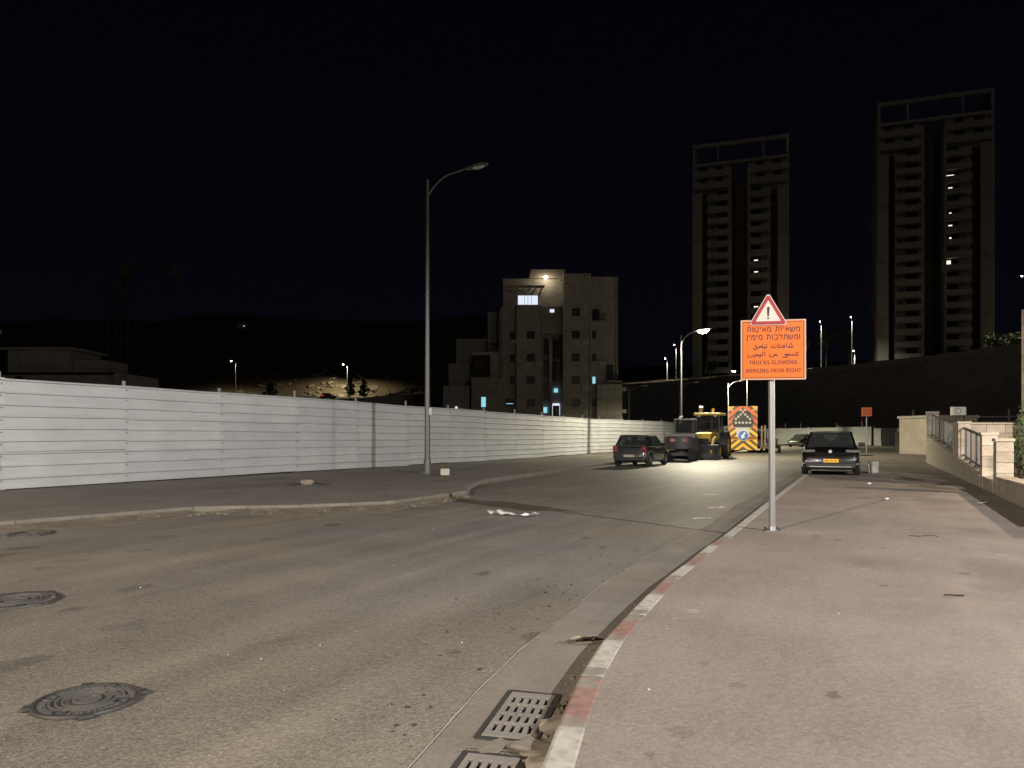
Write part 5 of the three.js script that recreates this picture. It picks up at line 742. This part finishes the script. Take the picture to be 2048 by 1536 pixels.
// ---------- drains and manholes ----------
const lidMat = mat(0.11, 0.1, 0.088, 0.7, { metalness: 0.2, map: plainN });
function manhole(label, x, d, y, r, turn) {
  const t = thing('manhole_cover', label, 'manhole cover', at(x, d, y), turn);
  const fr = mesh('frame', new THREE.LatheGeometry([[r, 0.0], [r, 0.014], [r * 0.985, 0.018], [r * 0.92, 0.018], [r * 0.91, 0.006], [r * 0.91, 0]].map((p) => new V2(...p)), 56), castIron, t);
  mesh('lid', cyl(r * 0.895, r * 0.895, 0.012, 56, 0, 0.004, 0), lidMat, t);
  for (const [a, b, c] of [[0.69, 0.715, 0], [0.58, 0.61, 0.4], [0.46, 0.495, 0.8], [0.27, 0.34, 2], [0.9, 0.93, 0]]) mesh('ring_shade', extrude([...arc(0, 0, r * b, c, c + 5.5, 44), ...arc(0, 0, r * a, c, c + 5.5, 44).reverse()], 0.002).rotateX(-PI / 2).translate(0, 0.0095, 0), pitMat, t);  // black bands painted in for the shaded sides of the raised rings
  for (const [a, b, c] of [[0.66, 0.69, 0], [0.55, 0.58, 0.4], [0.43, 0.46, 0.8], [0.22, 0.27, 2]]) mesh('raised_ring', extrude([...arc(0, 0, r * b, c, c + 5.6, 44), ...arc(0, 0, r * a, c, c + 5.6, 44).reverse()], 0.01).rotateX(-PI / 2).translate(0, 0.01, 0), lidMat, t);
  const lt = []; for (let i = 0; i < 46; i++) { const a = i / 46 * 2 * PI; if (i % 12 > 8) continue; lt.push(box(0.011, 0.007, 0.03 * rr(0.7, 1.1), 0, 0.013, r * 0.8).rotateY(a)); if (i % 2) lt.push(box(0.02, 0.007, 0.008, 0, 0.013, r * (0.8 + rr(-0.03, 0.03))).rotateY(a + 0.02)); } mesh('raised_lettering', merge(lt), lidMat, t).userData.kind = 'stuff';
  for (let i = 0; i < 4; i++) { const a = i * PI / 2 + 0.5; mesh('lifting_eye', new THREE.TorusGeometry(0.03, 0.007, 6, 16).rotateX(PI / 2).scale(1.2, 1, 1).translate(Math.cos(a) * r * 0.78, 0.012, Math.sin(a) * r * 0.78), blackMat, t); }
  for (let i = 0; i < 4; i++) { const a = i * PI / 2 + 0.1; mesh('frame_lug', rbox(0.07, 0.02, 0.04, 0.006, 0, 0.009, r + 0.012).rotateY(a), castIron, fr); }
  mesh('joint_gap', new THREE.RingGeometry(r * 0.893, r * 0.915, 56).rotateX(-PI / 2).translate(0, 0.0065, 0), blackMat, t); return t;
}
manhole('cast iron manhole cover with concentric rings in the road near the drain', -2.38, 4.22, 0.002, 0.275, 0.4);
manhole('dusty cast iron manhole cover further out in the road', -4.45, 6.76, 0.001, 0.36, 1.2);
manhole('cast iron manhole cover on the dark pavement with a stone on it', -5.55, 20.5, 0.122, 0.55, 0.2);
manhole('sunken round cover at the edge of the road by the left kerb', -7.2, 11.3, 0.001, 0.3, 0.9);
const rock = (s, k = 0, detail = 3) => { const g = new THREE.IcosahedronGeometry(1, detail), p = g.attributes.position; for (let i = 0; i < p.count; i++) { const x = p.getX(i), y = p.getY(i), z = p.getZ(i), f = s * (0.62 + 0.55 * noise(x * 1.3 + k * 3 + 9, y * 1.3 + z * 1.7 + k) + 0.16 * noise(x * 5 + k, z * 5 + y * 4)), q = (v) => Math.sign(v) * Math.pow(Math.abs(v), 0.7); p.setXYZ(i, q(x) * f, q(y) * f * 0.7, q(z) * f); } return toCreasedNormals(g, 0.5); };
const rockMats = [mat(0.26, 0.22, 0.165, 0.95, { map: plainN }), mat(0.19, 0.16, 0.12, 0.95, { map: plainN })];
const grateTurn = Math.atan2(grateDir.x, -grateDir.y);      // local +z along the gutter, away
pits.forEach(([s0, s1], i) => {
  const [x, d] = gratePt((s0 + s1) / 2, pitW / 2), t = thing('drain_grate', i ? 'cast iron drain grate closest to the photographer, in front of the broken concrete' : 'cast iron drain grate with four rows of slots beside the red kerb stone', 'drain grate', at(x, d, 0), grateTurn), L = s1 - s0, w = pitW;
  const holes = []; for (let r = 0; r < 4; r++) for (let c = 0; c < 5; c++) { const cx = -w / 2 + 0.035 + c * 0.046, cy = -L / 2 + 0.05 + (r + 0.5) * (L - 0.1) / 4, hl = (L - 0.1) / 8 - 0.018; holes.push([[cx - 0.013, cy - hl], [cx + 0.011, cy - hl - 0.006], [cx + 0.013, cy + hl], [cx - 0.011, cy + hl + 0.006]].reverse()); }
  mesh('grate', extrude(rect(-w / 2, w / 2, -L / 2, L / 2), 0.03, 0.002, holes).rotateX(PI / 2).rotateZ(0).translate(0, 0.012, 0), mat(0.25, 0.225, 0.19, 0.65, { metalness: 0.2, map: plainN }), t);
  mesh('frame', merge([box(0.03, 0.05, L + 0.06, -w / 2 - 0.016, -0.016, 0), box(0.03, 0.05, L + 0.06, w / 2 + 0.016, -0.016, 0), box(w, 0.05, 0.03, 0, -0.016, L / 2 + 0.015), box(w, 0.05, 0.03, 0, -0.016, -L / 2 - 0.015)]), castIron, t);
  mesh('pit', merge([box(0.02, 0.5, L, -w / 2 - 0.02, -0.29, 0), box(0.02, 0.5, L, w / 2 + 0.02, -0.29, 0), box(w, 0.5, 0.02, 0, -0.29, L / 2 + 0.02), box(w, 0.5, 0.02, 0, -0.29, -L / 2 - 0.02), box(w + 0.1, 0.02, L + 0.1, 0, -0.25, 0)]), pitMat, t);
});
function lump(name, label, cat, s, t, y, size, sc, m, k, group) { const [x, d] = gratePt(s, t), o = mesh(name, rock(size, k), m); o.position.copy(at(x, d, y)); o.scale.set(...sc); o.rotation.y = k * 1.3; return tag(o, label, cat, group); }
lump('concrete_chunk', 'broken slab of concrete between the two drain grates and the kerb', 'rubble', -0.1, 0.3, 0.015, 0.075, [1.1, 0.5, 1.7], rockMats[1], 3);
lump('concrete_chunk', 'pale jagged lump of concrete beside the second drain grate', 'rubble', -0.3, 0.36, 0.025, 0.06, [1.3, 0.9, 1], rockMats[0], 5);
lump('mortar_patch', 'flat tan mortar patch lying between the two drain grates', 'rubble', -0.11, 0.1, 0.002, 0.12, [1.0, 0.1, 0.5], rockMats[1], 8);
lump('concrete_chunk', 'grey mortar block against the red kerb stone by the grate', 'rubble', 0.2, 0.4, 0.03, 0.07, [0.8, 0.7, 2], rockMats[1], 11);
{ const [x, d] = gratePt(0.42, 0.4), o = mesh('dry_leaves', foliage([[0, 0.03, 0, 0.11, 0.03]], 60, 0.028), mat(0.07, 0.06, 0.03, 0.9, { side: THREE.DoubleSide })); o.position.copy(at(x, d, 0)); o.userData.kind = 'stuff'; tag(o, 'small heap of dark dry leaves between grate and kerb', 'leaves'); }
{ // crumpled brown paper in the gutter
  const t = thing('crumpled_paper', 'crumpled pale brown paper lying in the gutter against the kerb', 'litter', at(0.53, 5.42, 0.008), 0.5), g = new THREE.PlaneGeometry(0.2, 0.1, 9, 6).rotateX(-PI / 2), p = g.attributes.position;
  for (let i = 0; i < p.count; i++) p.setY(i, 0.008 + 0.05 * noise(p.getX(i) * 22 + 3, p.getZ(i) * 26)); g.computeVertexNormals(); mesh('paper', g, mat(0.24, 0.2, 0.14, 0.9, { side: THREE.DoubleSide }), t); mesh('twig', tube([[-0.2, 0.01, -0.06], [-0.08, 0.012, 0.07], [0.1, 0.01, 0.09]], 0.004, 10, 5), bark, t);
}
function strip(name, label, x, d, y, L, w, turn, amp, m, k) { // crumpled plastic or paper strip
  const g = new THREE.PlaneGeometry(L, w, 36, 8).rotateX(-PI / 2), p = g.attributes.position;
  for (let i = 0; i < p.count; i++) { const a = p.getX(i) / L + 0.5, ww = 0.6 + 0.6 * noise(a * 6, k); p.setXYZ(i, p.getX(i), 0.018 + amp * noise(p.getX(i) * 9 + k, p.getZ(i) * 14) * (0.4 + noise(a * 5, k + 3)), p.getZ(i) * ww + 0.12 * w * 8 * (noise(a * 3.2, k + 7) - 0.5)); } g.computeVertexNormals();
  const o = mesh(name, g, m); o.position.copy(at(x, d, y)); o.rotation.y = turn; return tag(o, label, 'litter');
}
strip('plastic_strip', 'long crumpled strip of white plastic lying across the road', 0.03, 13.75, 0, 1.0, 0.15, -0.48, 0.1, litterMat, 4);
strip('paper_scrap', 'white paper scrap on the shaded pavement by the low wall', 9.15, 14.7, 0.124, 0.24, 0.1, 0.3, 0.06, litterMat, 2);
strip('paper_scrap', 'small white scrap on the pavement far past the sign shadow', 9.6, 20.2, 0.124, 0.14, 0.08, 0.9, 0.06, litterMat, 6);
strip('paper_scrap', 'tiny white scrap at the tip of the sign pole shadow', 7.75, 15.6, 0.124, 0.12, 0.07, 0.1, 0.05, litterMat, 9);
for (const [x, d, L, k, n] of [[3.3, 13.1, 0.34, 11, 'pale torn tape lying in the gutter left of the sign pole'], [4.05, 15, 0.42, 12, 'long white tape shred in the gutter behind the sign pole'], [4.9, 18.2, 0.7, 14, 'thin white streak of litter on the road behind the sign pole']]) strip('tape_scrap', n, x, d, 0.006, L, 0.05, 0.4, 0.03, litterMat, k);
{ const o = mesh('wire_scrap', tube([[0, 0.01, 0], [0.1, 0.012, 0.06], [0.2, 0.01, -0.02], [0.3, 0.02, 0.05], [0.33, 0.01, 0.1]], 0.004, 24, 5), blackMat); o.position.copy(at(5.35, 10.15, 0.122)); tag(o, 'short bent black wire lying on the pavement right of the sign', 'litter'); }
{ const o = mesh('twig', merge([tube([[0, 0.008, 0], [0.05, 0.014, 0.025], [0.1, 0.008, 0.012], [0.15, 0.01, 0.03]], 0.006, 16, 6), tube([[0.05, 0.012, 0.024], [0.08, 0.014, 0.06]], 0.004, 6, 5)]), blackMat); o.position.copy(at(3.68, 6.42, 0.122)); tag(o, 'dark flattened twig on the pale pavement', 'litter'); }
{ // white block by the lamp
  const t = thing('concrete_block', 'small pale concrete block standing beside the unlit lamp post', 'block', at(-2.25, 25.3, 0.12), 0.1); mesh('block', rbox(0.3, 0.22, 0.2, 0.015, 0, 0.11, 0), mat(0.5, 0.5, 0.42, 0.9, { map: plainN }), t);
}
{ const o = mesh('lamp_sticker', rbox(0.02, 0.24, 0.16, 0.004), mat(0.55, 0.6, 0.6, 0.6)); o.position.copy(at(-2.83, 25.93, 2.28)); o.rotation.y = 0.9; tag(o, 'small white notice stuck on the unlit lamp post', 'notice'); }
{ const o = mesh('stone', rock(0.1, 2), rockMats[0]); o.position.copy(at(-5.5, 20.3, 0.2)); o.scale.set(1.6, 1, 1); tag(o, 'pale stone lying on the pavement manhole cover', 'stone'); }
// scattered grit: black crumbs on the road, rubble and sand along the left kerb
function scatter(name, label, n, place, size, m) {
  const g = rock(1, 4, 1), I = new THREE.InstancedMesh(g, m, n), M = new THREE.Matrix4(), Q = new THREE.Quaternion(), E = new THREE.Euler();
  for (let i = 0; i < n; i++) { const [x, d, y] = place(i), s = size * rr(0.4, 1.6); M.compose(at(x, d, y + s * 0.25), Q.setFromEuler(E.set(rr(0, 0.5), rr(0, 6), rr(0, 0.5))), new V3(s, s * 0.6, s * rr(0.7, 1.5))); I.setMatrixAt(i, M); }
  I.name = name; I.castShadow = I.receiveShadow = true; I.userData = { kind: 'stuff', label, category: 'debris' }; scene.add(I);
}
scatter('asphalt_crumbs', 'small dark crumbs scattered on the road along the gutter seam', 40, () => { const d = rr(3.6, 10), x = kerbR(d) - 0.7 - Math.abs(rr(-1, 1) * rr(0, 1)) * 1.3; return [x, d, 0.002]; }, 0.008, mat(0.035, 0.03, 0.026, 0.9));
scatter('kerb_rubble', 'rubble and sand lying along the left kerb', 520, () => { const k = 1 + Math.floor(rnd() * 5), a = leftKerb[k - 1], b = leftKerb[k], t = k === 1 ? rr(0.45, 1) : rnd(), o = Math.abs(rr(-1, 1) * rr(0, 1)) * 0.6; return [lerp(a[0], b[0], t) + o * 0.5, lerp(a[1], b[1], t) - o * 0.8 - 0.05, 0]; }, 0.035, rockMats[1]);
scatter('gutter_grit', 'sand and grit lying in the gutter by the painted kerb', 420, () => { const d = rr(3.0, 12); return [kerbR(d) - 0.02 - Math.abs(rr(-1, 1) * rr(0, 1)) * 0.16, d, 0.004]; }, 0.009, rockMats[1]);
scatter('pale_grit', 'pale grit and paper specks strewn over the road and pavement', 120, () => { const d = rr(4, 26), x = rr(-0.5, 0.45) * d; return [x, d, x > kerbR(d) ? 0.122 : 0.002]; }, 0.0055, mat(0.42, 0.4, 0.36, 0.9));
// dirt wash along the left kerb: an uneven low bank of soil
{ const q = [], P = (t, o) => { const k = Math.min(4, Math.floor(t)), a = leftKerb[k], b = leftKerb[k + 1], f = t - k; return [lerp(a[0], b[0], f) + o * 0.45, lerp(a[1], b[1], f) - o]; }, hgt = (t, o) => o <= 0 ? 0.07 : 0.06 * (1 - o / 0.9) * (0.3 + noise(t * 12, o * 3)) + 0.003;
  const T = steps(0.5, 4.9, () => 0.04), O = [0, 0.15, 0.3, 0.5, 0.7, 0.9], w = (t) => 0.35 + 0.9 * noise(t * 5, 2);
  for (let i = 0; i + 1 < T.length; i++) for (let j = 0; j + 1 < O.length; j++) q.push([[T[i], O[j]], [T[i + 1], O[j]], [T[i + 1], O[j + 1]], [T[i], O[j + 1]]].map(([t, o]) => { const [x, d] = P(t, o * w(t)); return [x, o >= 0.9 ? -0.01 : hgt(t, o), -d]; }));
  const m = mesh('soil_wash', polyGeo(q), mat(0.85, 0.85, 0.85, 0.95, { map: dirtMap, side: THREE.DoubleSide })); m.userData = { kind: 'stuff', label: 'tan soil washed against the left kerb', category: 'soil' }; }

{ const I = []; scatter('bank_rocks', 'pale rocks and clods on the lamplit bank beyond the fence', 500, () => { const d = rr(229, 262), x = rr(-85, -8); return [x, d, onHill(x, d)]; }, 0.6, rockMats[1]); }

renderer.render(scene, camera);
